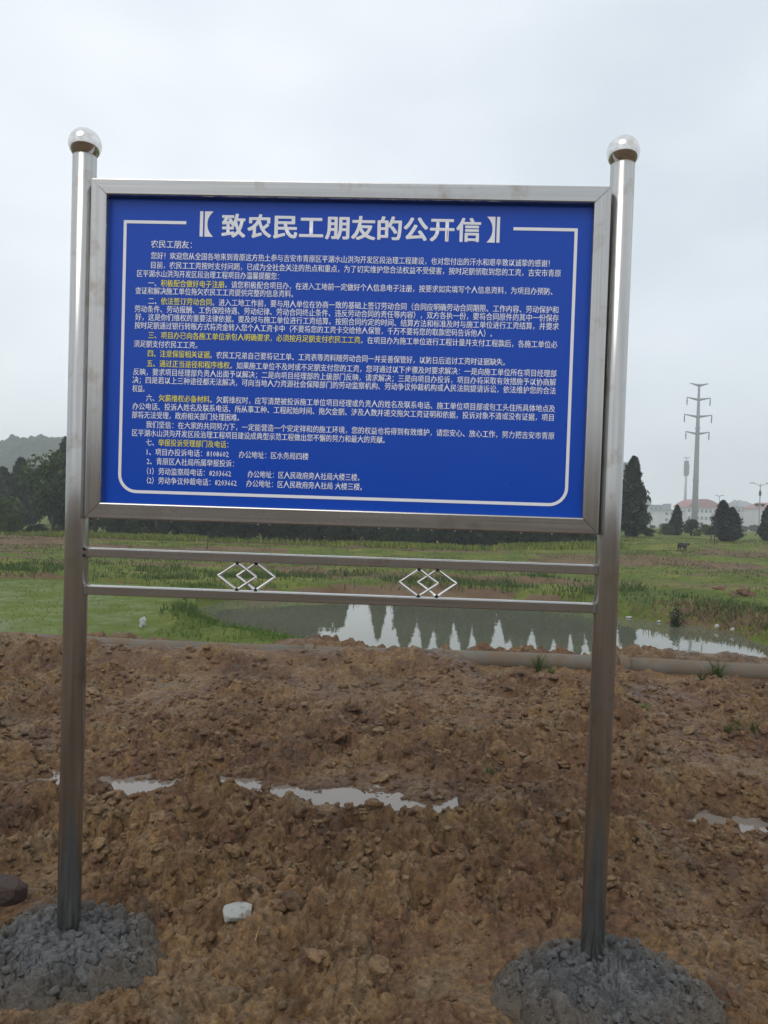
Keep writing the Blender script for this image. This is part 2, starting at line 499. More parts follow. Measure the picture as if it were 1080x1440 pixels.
def field_z(x, y):
    D = y - CAM[1]
    right = sstep(2, 15, x)
    wob = 2.2*(fbm(x*0.09, y*0.05, 71, 3)-0.5)*2
    d = D + wob
    z = -0.82 + 0.11*sstep(24.8, 25.5, d) + 0.10*sstep(28.3, 28.9, d + 1.2*(fbm(x*.3, y*.1, 73, 2)-.5)) + 0.06*sstep(33.5, 34.2, d)
    z = z + right*0.62*sstep(30, 50, D) - (1-right)*0.28*sstep(34, 48, D)
    z = z + 0.10*np.exp(-((d-36.3)/0.5)**2) + 0.10*np.exp(-((d-43)/0.5)**2)
    z = z + 0.09*(fbm(x*0.8, y*0.8, 75, 4)-0.5)*2
    z = z - 3.5*sstep(70, 240, D)
    return z

def ground_z(x, y):
    x = np.asarray(x, float); y = np.asarray(y, float)
    m = mud_base(x, y)
    f = field_z(x, y)
    w = sstep(6.9, 8.2, y)
    z = m*(1-w) + f*w
    wobble = 0.35*(fbm(x*1.1, y*1.1, 81, 3)-0.5)*2
    sp = poly_sd(POND, x, y) + wobble
    z = np.minimum(z, np.where(y > 5.2, WATER - 0.28 + 0.95*np.clip((sp+0.45)/1.6, 0, 6)**0.8, 1e9))
    sq = poly_sd(PADP, x, y) + wobble*0.6
    z = np.minimum(z, np.where(y > 5.2, PADDY - 0.16 + 0.9*np.clip((sq+0.25)/1.3, 0, 6)**0.9, 1e9))
    z = np.where((x < 0.6) & (sp > 0.05) & (sq > 0.05) & (y > 8.6) & (y < 17), np.minimum(z, np.maximum(WATER + 0.07 + 0.24*sstep(0.2, 1.4, sp), PADDY + 0.06 - 0.5*np.clip(sq-0.6, 0, 1))), z)   # low spit
    return z

def mud_z(x, y):
    """churned clay with its lumps; also lump tint and wetness"""
    b = ground_z(x, y)
    wx = x + 0.035*(fbm(x*9, y*9, 90, 3)-0.5)*2 + 0.012*(fbm(x*34, y*34, 94, 2)-.5)*2
    wy = y + 0.035*(fbm(x*9, y*9, 91, 3)-0.5)*2 + 0.012*(fbm(x*34, y*34, 95, 2)-.5)*2
    soft = sstep(0.40, 0.56, fbm(x*1.3+3, y*1.3, 92, 3))
    near = sstep(0.35, -0.45, y)                     # trodden ground at the viewer's feet
    ridge = np.exp(-((y-RUT(x)+0.42)/0.34)**2)
    amp = (0.20 + 1.05*soft)*(1-0.42*near) + 0.28*ridge
    far = sstep(2.0, 4.0, y)
    rut = np.exp(-((y-RUT(x))/0.22)**2)
    amp = amp*(1-0.52*rut)
    atpipe = np.exp(-((y-4.85)/0.36)**2)
    amp = amp*(1-0.55*atpipe)
    c1, i1 = clods(wx/0.30, wy/0.30, 100, .55)
    c2, i2 = clods(wx/0.135, wy/0.135, 120, .8)
    c3, i3 = clods(wx/0.062, wy/0.062, 140, .85)
    c4, i4 = clods(wx/0.030, wy/0.030, 160, .85)
    c5, i5 = clods(wx/0.0145, wy/0.0145, 180, .8)
    h = amp*(0.085*c1*(1-.3*far) + 0.072*c2 + 0.036*c3) + (0.22+0.78*amp)*(0.016*c4 + 0.006*c5)
    h = h + 0.022*(fbm(x*8, y*8, 200, 5, .55)-0.5)*2*(0.5+0.5*amp)
    rid = 1-np.abs(2*fbm(wx*15, wy*15, 220, 3)-1)
    h = h - (0.010+0.016*amp)*np.clip((rid-.80)/.2, 0, 1)**1.5
    rid = 1-np.abs(2*fbm(wx*41, wy*41, 226, 2)-1)
    h = h - 0.007*np.clip((rid-.78)/.22, 0, 1)**1.3*(.4+.6*amp)
    for fx_, fy_, ra_, rb_ in ((-.915, -.075, .33, .30), (.935, -.10, .38, .29)):
        h = h - 0.055*sstep(1.0, .85, np.sqrt(((x-fx_)/ra_)**2 + ((y-fy_)/rb_)**2))
    edge = sstep(7.4, 6.6, y)
    z = b + (h-0.034)*edge
    tint = np.clip(0.5 + 0.35*(i1-.5) + 0.45*(i2-.5) + 0.45*(i3-.5) + .3*(i4-.5) + 0.7*(fbm(x*2.2, y*2.2, 205, 3)-.5), 0, 1)
    wet = np.clip(np.exp(-((z-(PUD))/0.022)**2)*rut*1.2 + 0.55*sstep(0.52, .66, fbm(x*1.7, y*1.7, 207, 3)) + .38*(1-soft), 0, 1)
    return z, tint, wet
PUD = -0.037

# ---- near, churned sheet: rows bunch up towards the viewer
NR, NC = 900, 660
Dr = 1.25*np.exp(np.linspace(0, math.log(10.0/1.25), NR))
tt = np.linspace(-0.70, 0.70, NC)
DD, TT = np.meshgrid(Dr, tt, indexing='ij')
GX = CX + TT*(DD+0.25) + DD*math.tan(YAW); GY = CAM[1] + DD
gz, gt, gw = mud_z(GX.ravel(), GY.ravel())
me = np_mesh('mud_ground', np.stack([GX.ravel(), GY.ravel(), gz], -1), grid_faces(NR, NC), 4)
attr(me, 'tint', gt); attr(me, 'wet', gw)
mud_ground = link('mud_ground', me, M['mud'], smooth=True)
prop(mud_ground, kind='structure')

# ---- wide sheet to the horizon
def axis(dense0, dense1, step, lo, hi, g=1.09):
    a = list(np.arange(dense0, dense1+1e-6, step))
    s = step; v = dense1
    while v < hi: s *= g; v += s; a.append(min(v, hi))
    s = step; v = dense0
    while v > lo: s *= g; v -= s; a.insert(0, max(v, lo))
    return np.array(a)
XA = axis(-24, 26, 0.16, -700, 700); YA = axis(5.0, 46, 0.15, -90, 720)
YY, XX = np.meshgrid(YA, XA, indexing='ij')
fx, fy = XX.ravel(), YY.ravel()
fz = ground_z(fx, fy)
tcol = np.abs(fx - CX - (fy-CAM[1])*math.tan(YAW))/np.maximum(fy-CAM[1]+0.25, 1e-3)
inside = (fy > CAM[1]+1.3) & (fy < 7.1) & (tcol < 0.66)
lump = clods(fx/0.3, fy/0.3, 100, .55)[0]*0.05 + clods(fx/0.8, fy/0.8, 300, .6)[0]*0.10
isfield = fy > 7.2
fz2 = fz + np.where(isfield, 0.0, lump*np.where(fy < 5.5, 1, .3))
fz2 = np.where(inside, fz-0.25, fz2)
e = 0.35
slope = np.abs(ground_z(fx, fy+e)-ground_z(fx, fy-e))/(2*e)
grass = sstep(6.2, 7.6, fy)*(0.95 - 1.6*np.clip(slope-0.10, 0, 1)*sstep(16, 20, fy))
brown = sstep(0.44, 0.56, fbm(fx*0.10+2, fy*0.42, 310, 4))*sstep(20.5, 23, fy)*sstep(52, 36, fy)
grass = grass - 0.6*brown
dry = np.exp(-(((fx-8.2)/3.0)**2 + ((fy-16.2)/2.2)**2))
grass = np.clip(grass - 0.5*dry, 0, 1)
me = np_mesh('ground', np.stack([fx, fy, fz2], -1), grid_faces(len(YA), len(XA)), 4)
attr(me, 'grass', grass); attr(me, 'tint', clods(fx/0.8, fy/0.8, 300, .6)[1]); attr(me, 'wet', np.zeros_like(fx))
ground = link('ground', me, M['field'], smooth=True); prop(ground, kind='structure')

def gz1(x, y): return float(ground_z(np.array([x]), np.array([y]))[0])
def mz1(x, y): return float(mud_z(np.array([x]), np.array([y]))[0][0])

# ---- water
def flat_poly(name, P, z, m):
    bm = bmesh.new()
    f = bm.faces.new([bm.verts.new((p[0], p[1], z)) for p in P])
    if f.normal.z < 0: f.normal_flip()
    bmesh.ops.triangulate(bm, faces=bm.faces[:])
    bm.normal_update()
    for q_ in bm.faces:
        if q_.normal.z < 0: q_.normal_flip()
    return prop(link(name, bm_mesh(name, bm), m), kind='structure')

def grown(P, d):
    c = P.mean(0); v = P-c
    return c + v*(1 + d/np.linalg.norm(v, axis=1))[:, None]
flat_poly('pond_water', grown(POND, 1.1), WATER, M['pond'])
flat_poly('paddy_water', grown(PADP, 0.35), PADDY, M['paddy'])
for x0, x1 in ((-2.3, 0.55), (0.65, 1.25), (1.55, 3.4)):
    xs = np.linspace(x0, x1, 24)
    P = np.vstack([np.stack([xs, RUT(xs)-0.30], -1), np.stack([xs, RUT(xs)+0.30], -1)[::-1]])
    flat_poly('puddle', P, PUD, M['puddle'])

# ---- wooded hill far to the left
hx, hy = np.meshgrid(np.linspace(-1, 1, 220), np.linspace(-1, 1, 90))
hr = np.sqrt((hx/0.98)**2 + (hy/0.98)**2)
hp = np.clip(1-hr**2, 0, 1)**0.8
hprof = 0.72 + 0.28*np.cos((hx-0.05)*2.2) + 0.10*(fbm(hx*5+3, hy*3, 402, 3)-.5)
hb = clods(hx*42, hy*18, 410, .95)[0]
hz = hp*hprof*46 + hb*5.5*sstep(0, .1, hp) + 3*(fbm(hx*9, hy*5, 420, 4)-.5)
HC = at_depth(20, 690, 260)
me = np_mesh('hill', np.stack([HC[0]+hx.ravel()*100, HC[1]+36+hy.ravel()*36, hz.ravel()*.62-5.0], -1), grid_faces(90, 220), 4)
prop(link('hill', me, M['hill']), kind='structure')

# ------------------------------------------------------------------ loose clods on the mud
def lump_mesh(name, seed, sub=2, flat=0.7, rough=0.35):
    r = np.random.default_rng(seed)
    bm = bmesh.new(); bmesh.ops.create_icosphere(bm, subdivisions=sub, radius=1)
    V = np.array([v.co[:] for v in bm.verts])
    d = np.ones(len(V))
    for k in range(7):
        n = r.normal(size=3); n /= np.linalg.norm(n)
        c = 0.55+0.35*r.random()
        s = V@n
        d = np.where(s > c, np.minimum(d, c/np.maximum(s, 1e-3)), d)      # broken faces
    for k in range(6):
        n = r.normal(size=3)*2.5
        d = d + rough*0.16*np.sin(V@n+r.random()*6.28)
    sc_ = np.array([1, 0.7+0.3*r.random(), flat*(0.7+0.4*r.random())])
    V = V*d[:, None]*sc_
    for v, c in zip(bm.verts, V): v.co = c
    me = bm_mesh(name, bm)
    n = len(me.vertices)
    attr(me, 'tint', np.full(n, r.random())); attr(me, 'wet', np.full(n, 0.25*r.random()))
    return me
lumps = [lump_mesh('clod', 500+i, 3, .75, .8) for i in range(10)]
spots = []
tries = 0
while len(spots) < 260 and tries < 4000:
    tries += 1
    D = 2.15*math.exp(rng.random()*math.log(7.0/2.15)); t = rng.uniform(-0.56, 0.56)
    x, y = CX + t*D + D*math.tan(YAW), CAM[1]+D
    dens = 0.30 + 0.9*math.exp(-((y-float(RUT(x))+0.45)/0.4)**2) + 0.25*(y > 2) + 0.35*(x > 1.1 and y < .6)
    if rng.random() > dens or abs(y-float(RUT(x))) < 0.10: continue
    if (x+0.912)**2+(y+.06)**2 < 0.13 or (x-.912)**2+(y+.08)**2 < 0.17: continue
    spots.append((x, y, 0.016*D**0.45*(0.75+1.1*rng.random()**2.2)))
XS = np.array(spots); zz = mud_z(XS[:, 0], XS[:, 1])[0]
for (x, y, s), z in zip(spots, zz):
    o = link('clod', random.choice(lumps), M['mud'], mud_ground)
    o.location = (x, y, z + s*0.12); o.scale = (s, s, s)
    o.rotation_euler = (rng.uniform(-.4, .4), rng.uniform(-.4, .4), rng.uniform(0, 6.28))

# crumbs: too many to count
small = [lump_mesh('crumb_shape', 540+i, 2, .8, .6) for i in range(8)]
SV = [np.array([v.co[:] for v in s.vertices]) for s in small]
SF = [np.array([p.vertices[:] for p in s.polygons]) for s in small]
for s in small: bpy.data.meshes.remove(s)
nc = 17000
D = 2.1*np.exp(rng.random(nc)*math.log(7.2/2.1)); t = rng.uniform(-.58, .58, nc)
cx_, cy_ = CX + t*D + D*math.tan(YAW), CAM[1]+D
keep = (rng.random(nc) < (0.30+0.70*(cy_ > 0.25))*(0.35+0.65*sstep(.38, .55, fbm(cx_*1.8, cy_*1.8, 209, 3)))*(1-.8*np.exp(-((cy_-5.06)/.16)**2)*(cx_ > .7))) & (np.abs(cy_-RUT(cx_)) > .09) & ((cx_+.912)**2+(cy_+.06)**2 > .12) & ((cx_-.912)**2+(cy_+.08)**2 > .16)
cx_, cy_, D = cx_[keep], cy_[keep], D[keep]
cz_, ct_, cw_ = mud_z(cx_, cy_)
AV, AF, AT, AW, off = [], [], [], [], 0
for i in range(len(cx_)):
    k = int(rng.integers(8)); s = 0.0046*D[i]**0.62*(0.55+2.6*rng.random()**3)
    a = rng.uniform(0, 6.28); ca, sa = math.cos(a), math.sin(a)
    v = SV[k]*s
    v = np.stack([v[:, 0]*ca-v[:, 1]*sa, v[:, 0]*sa+v[:, 1]*ca, v[:, 2]], -1)+np.array([cx_[i], cy_[i], cz_[i]+s*.05])
    AV.append(v); AF.append(SF[k]+off); off += len(v)
    AT.append(np.full(len(v), np.clip(ct_[i]+rng.normal()*.22, 0, 1))); AW.append(np.full(len(v), cw_[i]*.5))
me = np_mesh('soil_crumbs', np.vstack(AV), np.vstack(AF), 3)
attr(me, 'tint', np.concatenate(AT)); attr(me, 'wet', np.concatenate(AW))
o = link('soil_crumbs', me, M['mud'], mud_ground); prop(o, kind='stuff')

# pale straw trodden into the clay
n = 45
D = 2.15*np.exp(rng.random(n)*math.log(5.5/2.15)); t = rng.uniform(-.56, .56, n)
x, y = CX + t*D + D*math.tan(YAW), CAM[1]+D
a = rng.uniform(0, np.pi, n); L_ = .012+.026*rng.random(n)**1.5
e0 = np.stack([x-np.cos(a)*L_, y-np.sin(a)*L_], -1); e1 = np.stack([x+np.cos(a)*L_, y+np.sin(a)*L_], -1)
z0, z1, zm = mud_z(e0[:, 0], e0[:, 1])[0], mud_z(e1[:, 0], e1[:, 1])[0], mud_z(x, y)[0]
zc_ = np.maximum(zm+.006, (z0+z1)/2+.003)
wv = np.stack([-np.sin(a), np.cos(a), 0*a], -1)*0.0013
A, B, C_ = np.column_stack([e0, np.maximum(z0, zc_-.03)]), np.column_stack([x, y, zc_]), np.column_stack([e1, np.maximum(z1, zc_-.03)])
V = np.stack([A-wv, A+wv, B+wv, B-wv, C_+wv*.4, C_-wv*.4], 1).reshape(-1, 3)
b = (np.arange(n)*6)[:, None]
o = link('straw_bits', np_mesh('straw_bits', V, np.concatenate([b+np.array([[0, 1, 2, 3]]), b+np.array([[3, 2, 4, 5]])], 0), 4), mat('pale_straw', (.30, .23, .12), .7), mud_ground)
prop(o, kind='stuff')

# ------------------------------------------------------------------ the sign
sign = empty('notice_sign', (0, 0, 0)); sign.rotation_euler = (LEAN, 0, 0)
prop(sign, 'blue notice board of dense white Chinese text in a stainless steel frame on two posts', 'sign')
PX, PR = 0.912, 0.0395
ZT, ZB, HW = 2.6503, 1.5046, 0.8675
ZR1, ZR2, ZBALL, ZPT = 1.4009, 1.2707, 2.7816, 2.742

def cyl_mesh(name, r, z0, z1, seg=64):
    bm = bmesh.new()
    rings = [(r-0.002, z0), (r, z0+0.001), (r, z1-0.0015), (r-0.0015, z1), (r-0.006, z1)]
    prev = None
    for rr, z in rings:
        ring = [bm.verts.new((rr*math.cos(2*math.pi*k/seg), rr*math.sin(2*math.pi*k/seg), z)) for k in range(seg)]
        if prev:
            for k in range(seg): bm.faces.new((prev[k], prev[(k+1) % seg], ring[(k+1) % seg], ring[k]))
        prev = ring
    bm.faces.new(prev)
    return bm_mesh(name, bm)
for sx in (-1, 1):
    p = link('post', cyl_mesh('post', PR, -0.30, ZPT), M['post'], sign, smooth=True); p.location = (sx*PX, 0, 0)
    bm = bmesh.new(); bmesh.ops.create_uvsphere(bm, u_segments=48, v_segments=32, radius=0.0545)
    b = link('finial_ball', bm_mesh('finial_ball', bm), M['ball'], p, smooth=True); b.location = (0, 0, ZBALL)

# frame bars with mitred ends: profile in (across, depth), swept between mitres
YF, YB, FW_ = -0.050, 0.018, 0.0555       # front face, back, width of the bar
def bar(name, a, b, inward, m):
    """a, b outer corner points (x, z); the bar narrows by 45 degrees mitres towards `inward`"""
    a, b = np.array(a, float), np.array(b, float)
    d = (b-a)/np.linalg.norm(b-a); n = np.array(inward, float)
    g = 0.0011
    prof = [(0.0, YB), (0.0, YF+0.005), (0.0015, YF+0.0015), (0.005, YF), (FW_-0.005, YF), (FW_-0.0015, YF+0.0015), (FW_, YF+0.005), (FW_, YB)]
    bm = bmesh.new(); rings = []
    for end, sgn in ((a, 1), (b, -1)):
        ring = []
        for w, y in prof:
            p = end + n*w + d*sgn*(w+g)
            ring.append(bm.verts.new((p[0], y, p[1])))
        rings.append(ring)
    k = len(prof)
    for i in range(k): bm.faces.new((rings[0][i], rings[0][(i+1) % k], rings[1][(i+1) % k], rings[1][i]))
    bm.faces.new(rings[0]); bm.faces.new(rings[1])
    bmesh.ops.recalc_face_normals(bm, faces=bm.faces[:])
    o = link(name, bm_mesh(name, bm), m, sign)
    return o
bar('frame_bar', (-HW, ZT), (HW, ZT), (0, -1), M['bar_x'])
bot = bar('frame_bar', (-HW, ZB), (HW, ZB), (0, 1), M['bar_x'])
bar('frame_bar', (-HW, ZB), (-HW, ZT), (1, 0), M['bar_z'])
bar('frame_bar', (HW, ZB), (HW, ZT), (-1, 0), M['bar_z'])

# drops of rain under the lower bar
for px_ in (138, 241, 363, 379, 533, 559, 588, 607, 640, 662, 733, 776):
    x, z = on_sign(px_, 730+(px_-119)*0.0315, YF+0.012)
    bm = bmesh.new(); bmesh.ops.create_uvsphere(bm, u_segments=12, v_segments=8, radius=0.0034)
    for v in bm.verts: v.co.z *= 1.25 if v.co.z < 0 else .8
    M.setdefault('drop', None)
    if M['drop'] is None:
        M['drop'] = mat('rain_drop', (0.95, 0.97, 1), 0.02, 0, 0.5); NT(M['drop']).b.inputs['Transmission Weight'].default_value = 0.6
    d = link('water_drop', bm_mesh('water_drop', bm), M['drop'], bot, smooth=True)
    d.location = (x, YF+0.012, ZB-0.0015)

# panel
YP = -0.022
bm = bmesh.new(); box_bm(bm, -HW+FW_-0.004, HW-FW_+0.004, YP, YP+0.010, ZB+FW_-0.004, ZT-FW_+0.004)
panel = link('panel', bm_mesh('panel', bm), M['panel'], sign)
bm = bmesh.new(); box_bm(bm, -HW+0.012, HW-0.012, YP+0.013, YP+0.036, ZB+0.012, ZT-0.012)
link('back_sheet', bm_mesh('back_sheet', bm), M['backing'], sign)
YT = YP-0.0012          # printed film, a hair in front of the panel

def poly_part(name, polys, m, y=YT):
    bm = bmesh.new()
    for P in polys: bm.faces.new([bm.verts.new((p[0], y, p[1])) for p in P])
    bmesh.ops.triangulate(bm, faces=bm.faces[:])
    return link(name, bm_mesh(name, bm), m, panel)

# border line: measured in the photograph, squared up in the sign's own plane
xl = np.mean([on_sign(176.5, 330, YT)[0], on_sign(168, 650, YT)[0]])
xr = np.mean([on_sign(808.5, 350, YT)[0], on_sign(799, 650, YT)[0]])
zt = np.mean([on_sign(190, 311, YT)[1], on_sign(800, 324, YT)[1]])
zb = np.mean([on_sign(220, 691.5, YT)[1], on_sign(760, 710, YT)[1]])
xa = on_sign(262, 313, YT)[0]; xb = on_sign(722, 322, YT)[0]
cl_ = []
Rr = 0.058
cl_.append((xa, zt)); cl_.append((xl, zt))
for k in range(9):
    t = math.pi + k*math.pi/16
    cl_.append((xl+Rr+Rr*math.cos(t), zb+Rr+Rr*math.sin(t)))
for k in range(9):
    t = 1.5*math.pi + k*math.pi/16
    cl_.append((xr-Rr+Rr*math.cos(t), zb+Rr+Rr*math.sin(t)))
cl_.append((xr, zt)); cl_.append((xb, zt))
hwid = 0.0052
offs = []
for i, p in enumerate(cl_):
    p = np.array(p); pa = np.array(cl_[max(i-1, 0)]); pb = np.array(cl_[min(i+1, len(cl_)-1)])
    d1 = p-pa; d2 = pb-p
    if i == 0: d1 = d2
    if i == len(cl_)-1: d2 = d1
    d1 = d1/np.linalg.norm(d1); d2 = d2/np.linalg.norm(d2)
    n1_, n2_ = np.array([-d1[1], d1[0]]), np.array([-d2[1], d2[0]])
    n_ = n1_+n2_; n_ = n_/np.linalg.norm(n_); offs.append(n_*hwid/max(0.3, n_@n1_))
quads = [[np.array(cl_[i])+offs[i], np.array(cl_[i+1])+offs[i+1], np.array(cl_[i+1])-offs[i+1], np.array(cl_[i])-offs[i]] for i in range(len(cl_)-1)]
poly_part('border_line', quads, M['white'])

# title brackets: a bar beside a hollow-cheeked block
for mirror, (x0, y0, x1, y1) in ((1, (281.5, 297, 299.5, 333)), (-1, (684, 305, 703.5, 341))):
    if mirror == 1: (ax, az), (bx, bz) = on_sign(x0, y0, YT), on_sign(x1, y1, YT)
    else: (ax, az), (bx, bz) = on_sign(x1, y0, YT), on_sign(x0, y1, YT)
    w = bx-ax
    barp = [(ax, az), (ax+w*.24, az), (ax+w*.24, bz), (ax, bz)]
    n = 12
    curve = [(ax+w*(0.56+0.44*abs(2*k/n-1)**2.2), bz+(az-bz)*k/n) for k in range(n+1)]
    hol = [[(ax+w*.36, bz+(az-bz)*k/n), curve[k], curve[k+1], (ax+w*.36, bz+(az-bz)*(k+1)/n)] for k in range(n)]
    poly_part('title_bracket', [barp]+hol, M['white'])

def text_mesh(s, offset=0.0, spacing=1.0, res=2):
    c = bpy.data.curves.new('lettering', 'FONT'); c.body = s; c.size = 1.0; c.resolution_u = res
    c.offset = offset; c.space_character = spacing
    o = bpy.data.objects.new('lettering', c); COL.objects.link(o)
    dg = bpy.context.evaluated_depsgraph_get()
    me = bpy.data.meshes.new_from_object(o.evaluated_get(dg))
    bpy.data.objects.remove(o); bpy.data.curves.remove(c)
    return me

def advance(s):
    return sum((0.56 if ord(ch) < 0x2000 else 1.0) for ch in s)

BOLD_S = ((0, 0), (0.020, 0.006))
BOLD_T = ((0, 0), (.022, .022), (-.022, .022), (.022, -.022), (-.022, -.022), (.030, 0), (-.030, 0))
def lettering(name, s, x0, zc, width, height, m, bold=BOLD_S, offset=0.0, spacing=1.0, res=2):
    """one run of text whose glyph boxes fill x0 .. x0+width, centred on zc; height is the em in metres"""
    me = text_mesh(s, offset, spacing, res)
    n = len(me.vertices); co = np.empty(n*3, np.float32); me.vertices.foreach_get('co', co); co = co.reshape(-1, 3)
    a, b = co[:, 0].min(), co[:, 0].max()
    if width < 0: sx, a = -width, 0.0          # negative: metres per em, glyphs keep their own side bearings
    else: sx = width/(b-a)
    out = np.stack([x0+(co[:, 0]-a)*sx, np.full(n, YT), zc+(co[:, 1]-0.38)*height], -1)
    me.vertices.foreach_set('co', out.astype(np.float32).ravel()); me.update()
    me.calc_loop_triangles()
    T = np.empty(len(me.loop_triangles)*3, np.int32); me.loop_triangles.foreach_get('vertices', T); T = T.reshape(-1, 3)
    bpy.data.meshes.remove(me)
    # strokes thickened by shifted copies, each a hair deeper than the last
    V = np.vstack([out + np.array([ux*height, 0.00012*i, uz*height]) for i, (ux, uz) in enumerate(bold)])
    T = np.vstack([T + i*n for i in range(len(bold))])
    return link(name, np_mesh(name, V, T, 3), m, panel)

# title, letter by letter spaced
xA = on_sign(312.5, 317, YT)[0]; xB = on_sign(675, 322, YT)[0]
zc = np.mean([on_sign(331, 318, YT)[1], on_sign(655, 322.5, YT)[1]])
title = '致农民工朋友的公开信'
em = 0.083; step = (xB-xA-em*0.92)/(len(title)-1)
for i, ch in enumerate(title):
    lettering('title_character', ch, xA+i*step, zc, em*0.93, em, M['white'], BOLD_T, res=3)

LINES = [  # (left px, y at left px, right px, [(text, is_yellow), ...])
 (212, 343.0, 277, [('农民工朋友：', 0)]),
 (212, 359.3, 779, [('您好！欢迎您从全国各地来到青原这方热土参与吉安市青原区平湖水山洪沟开发区段治理工程建设，也对您付出的汗水和艰辛致以诚挚的感谢！', 0)]),
 (211, 372.5, 789, [('目前，农民工工资按时支付问题，已成为全社会关注的热点和重点，为了切实维护您合法权益不受侵害，按时足额领取到您的工资，吉安市青原', 0)]),
 (192, 384.3, 398, [('区平湖水山洪沟开发区段治理工程项目办温馨提醒您：', 0)]),
 (208, 397.8, 783, [('一、', 0), ('积极配合做好电子注册', 1), ('。请您积极配合项目办，在进入工地前一定做好个人信息电子注册，按要求如实填写个人信息资料，为项目办预防、', 0)]),
 (190, 408.5, 418, [('查证和解决施工单位拖欠农民工工资提供完整的信息资料。', 0)]),
 (208, 423.0, 786, [('二、', 0), ('依法签订劳动合同', 1), ('。进入工地工作前，要与用人单位在协商一致的基础上签订劳动合同（合同应明确劳动合同期限、工作内容、劳动保护和', 0)]),
 (189, 434.0, 786, [('劳动条件、劳动报酬、工伤保险待遇、劳动纪律、劳动合同终止条件、违反劳动合同的责任等内容），双方各执一份，要将合同原件的其中一份保存', 0)]),
 (190, 445.5, 786, [('好，这是你们维权的重要法律依据。要及时与施工单位进行工资结算。按照合同约定的时间、结算方法和标准及时与施工单位进行工资结算，并要求', 0)]),
 (189, 457.2, 698, [('按时足额通过银行转账方式将资金转入您个人工资卡中（不要将您的工资卡交给他人保管，千万不要将您的取款密码告诉他人）。', 0)]),
 (208, 471.0, 784, [('三、项目办已向各施工单位承包人明确要求，必须按月足额支付农民工工资', 1), ('。在项目办为施工单位进行工程计量并支付工程款后，各施工单位必', 0)]),
 (188, 483.2, 283, [('须足额支付农民工工资。', 0)]),
 (207, 496.8, 716, [('四、注意保留相关证据', 1), ('。农民工兄弟自己要将记工单、工资表等资料随劳动合同一并妥善保管好，以防日后追讨工资时证据缺失。', 0)]),
 (206, 510.8, 783, [('五、通过正当途径和程序维权', 1), ('。如果施工单位不及时或不足额支付您的工资，您可通过以下步骤及时要求解决：一是向施工单位所在项目经理部', 0)]),
 (187, 522.5, 782, [('反映，要求项目经理部负责人出面予以解决；二是向项目经理部的上级部门反映，请求解决；三是向项目办投诉，项目办将采取有效措施予以协商解', 0)]),
 (186, 534.0, 782, [('决；四是若以上三种途径都无法解决，可向当地人力资源社会保障部门的劳动监察机构、劳动争议仲裁机构或人民法院提请诉讼，依法维护您的合法', 0)]),
 (186, 546.0, 208, [('权益。', 0)]),
 (205, 559.3, 781, [('六、', 0), ('欠薪维权必备材料', 1), ('。欠薪维权时，应写清楚被投诉施工单位项目经理或负责人的姓名及联系电话、施工单位项目部或包工头住所具体地点及', 0)]),
 (186, 571.0, 780, [('办公电话、投诉人姓名及联系电话、所从事工种、工程起始时间、拖欠金额、涉及人数并递交拖欠工资证明和依据，投诉对象不清或没有证据，项目', 0)]),
 (185, 583.0, 342, [('部将无法受理，政府相关部门处理困难。', 0)]),
 (205, 596.8, 780, [('我们坚信：在大家的共同努力下，一定能营造一个安定祥和的施工环境，您的权益也将得到有效维护，请您安心、放心工作，努力把吉安市青原', 0)]),
 (185, 608.3, 547, [('区平湖水山洪沟开发区段治理工程项目建设成典型示范工程做出您不懈的努力和最大的贡献。', 0)]),
 (205, 621.8, 327, [('七、', 0), ('举报投诉受理部门及电话', 1), ('：', 0)]),
 (206, 635.2, 434, [('1、项目办投诉电话：8108602', 0), ('  ', 0), ('办公地址：区水务局四楼', 0)]),
 (206, 648.3, 333, [('2、青原区人社局所属举报投诉：', 0)]),
 (206, 662.3, 511, [('（1）劳动监察局电话：8203662', 0), ('    ', 0), ('办公地址：区人民政府旁人社局大楼三楼。', 0)]),
 (206, 675.3, 513, [('（2）劳动争议仲裁电话：8203662', 0), ('  ', 0), ('办公地址：区人民政府旁人社局 大楼三楼。', 0)]),
]
for li, (x0, y0, x1, runs) in enumerate(LINES):
    xa_, za_ = on_sign(x0, y0, YT)
    xb_, _ = on_sign(x1, y0 + (x1-x0)*0.0258, YT)
    adv = [advance(t) for t, _ in runs]
    u = (xb_-xa_)/sum(adv); x = xa_
    emh = 0.0285 if li == 0 else 0.0262
    for (t, yel), a in zip(runs, adv):
        if not t.strip():
            x += u*a; continue
        asc = any(ord(ch) < 0x2000 for ch in t)
        lettering('lettering_line', t, x+u*0.04*asc, za_, u*(a-0.5) if asc else -u, emh,
                  M['yellow'] if yel else M['text'], res=1)
        x += u*a

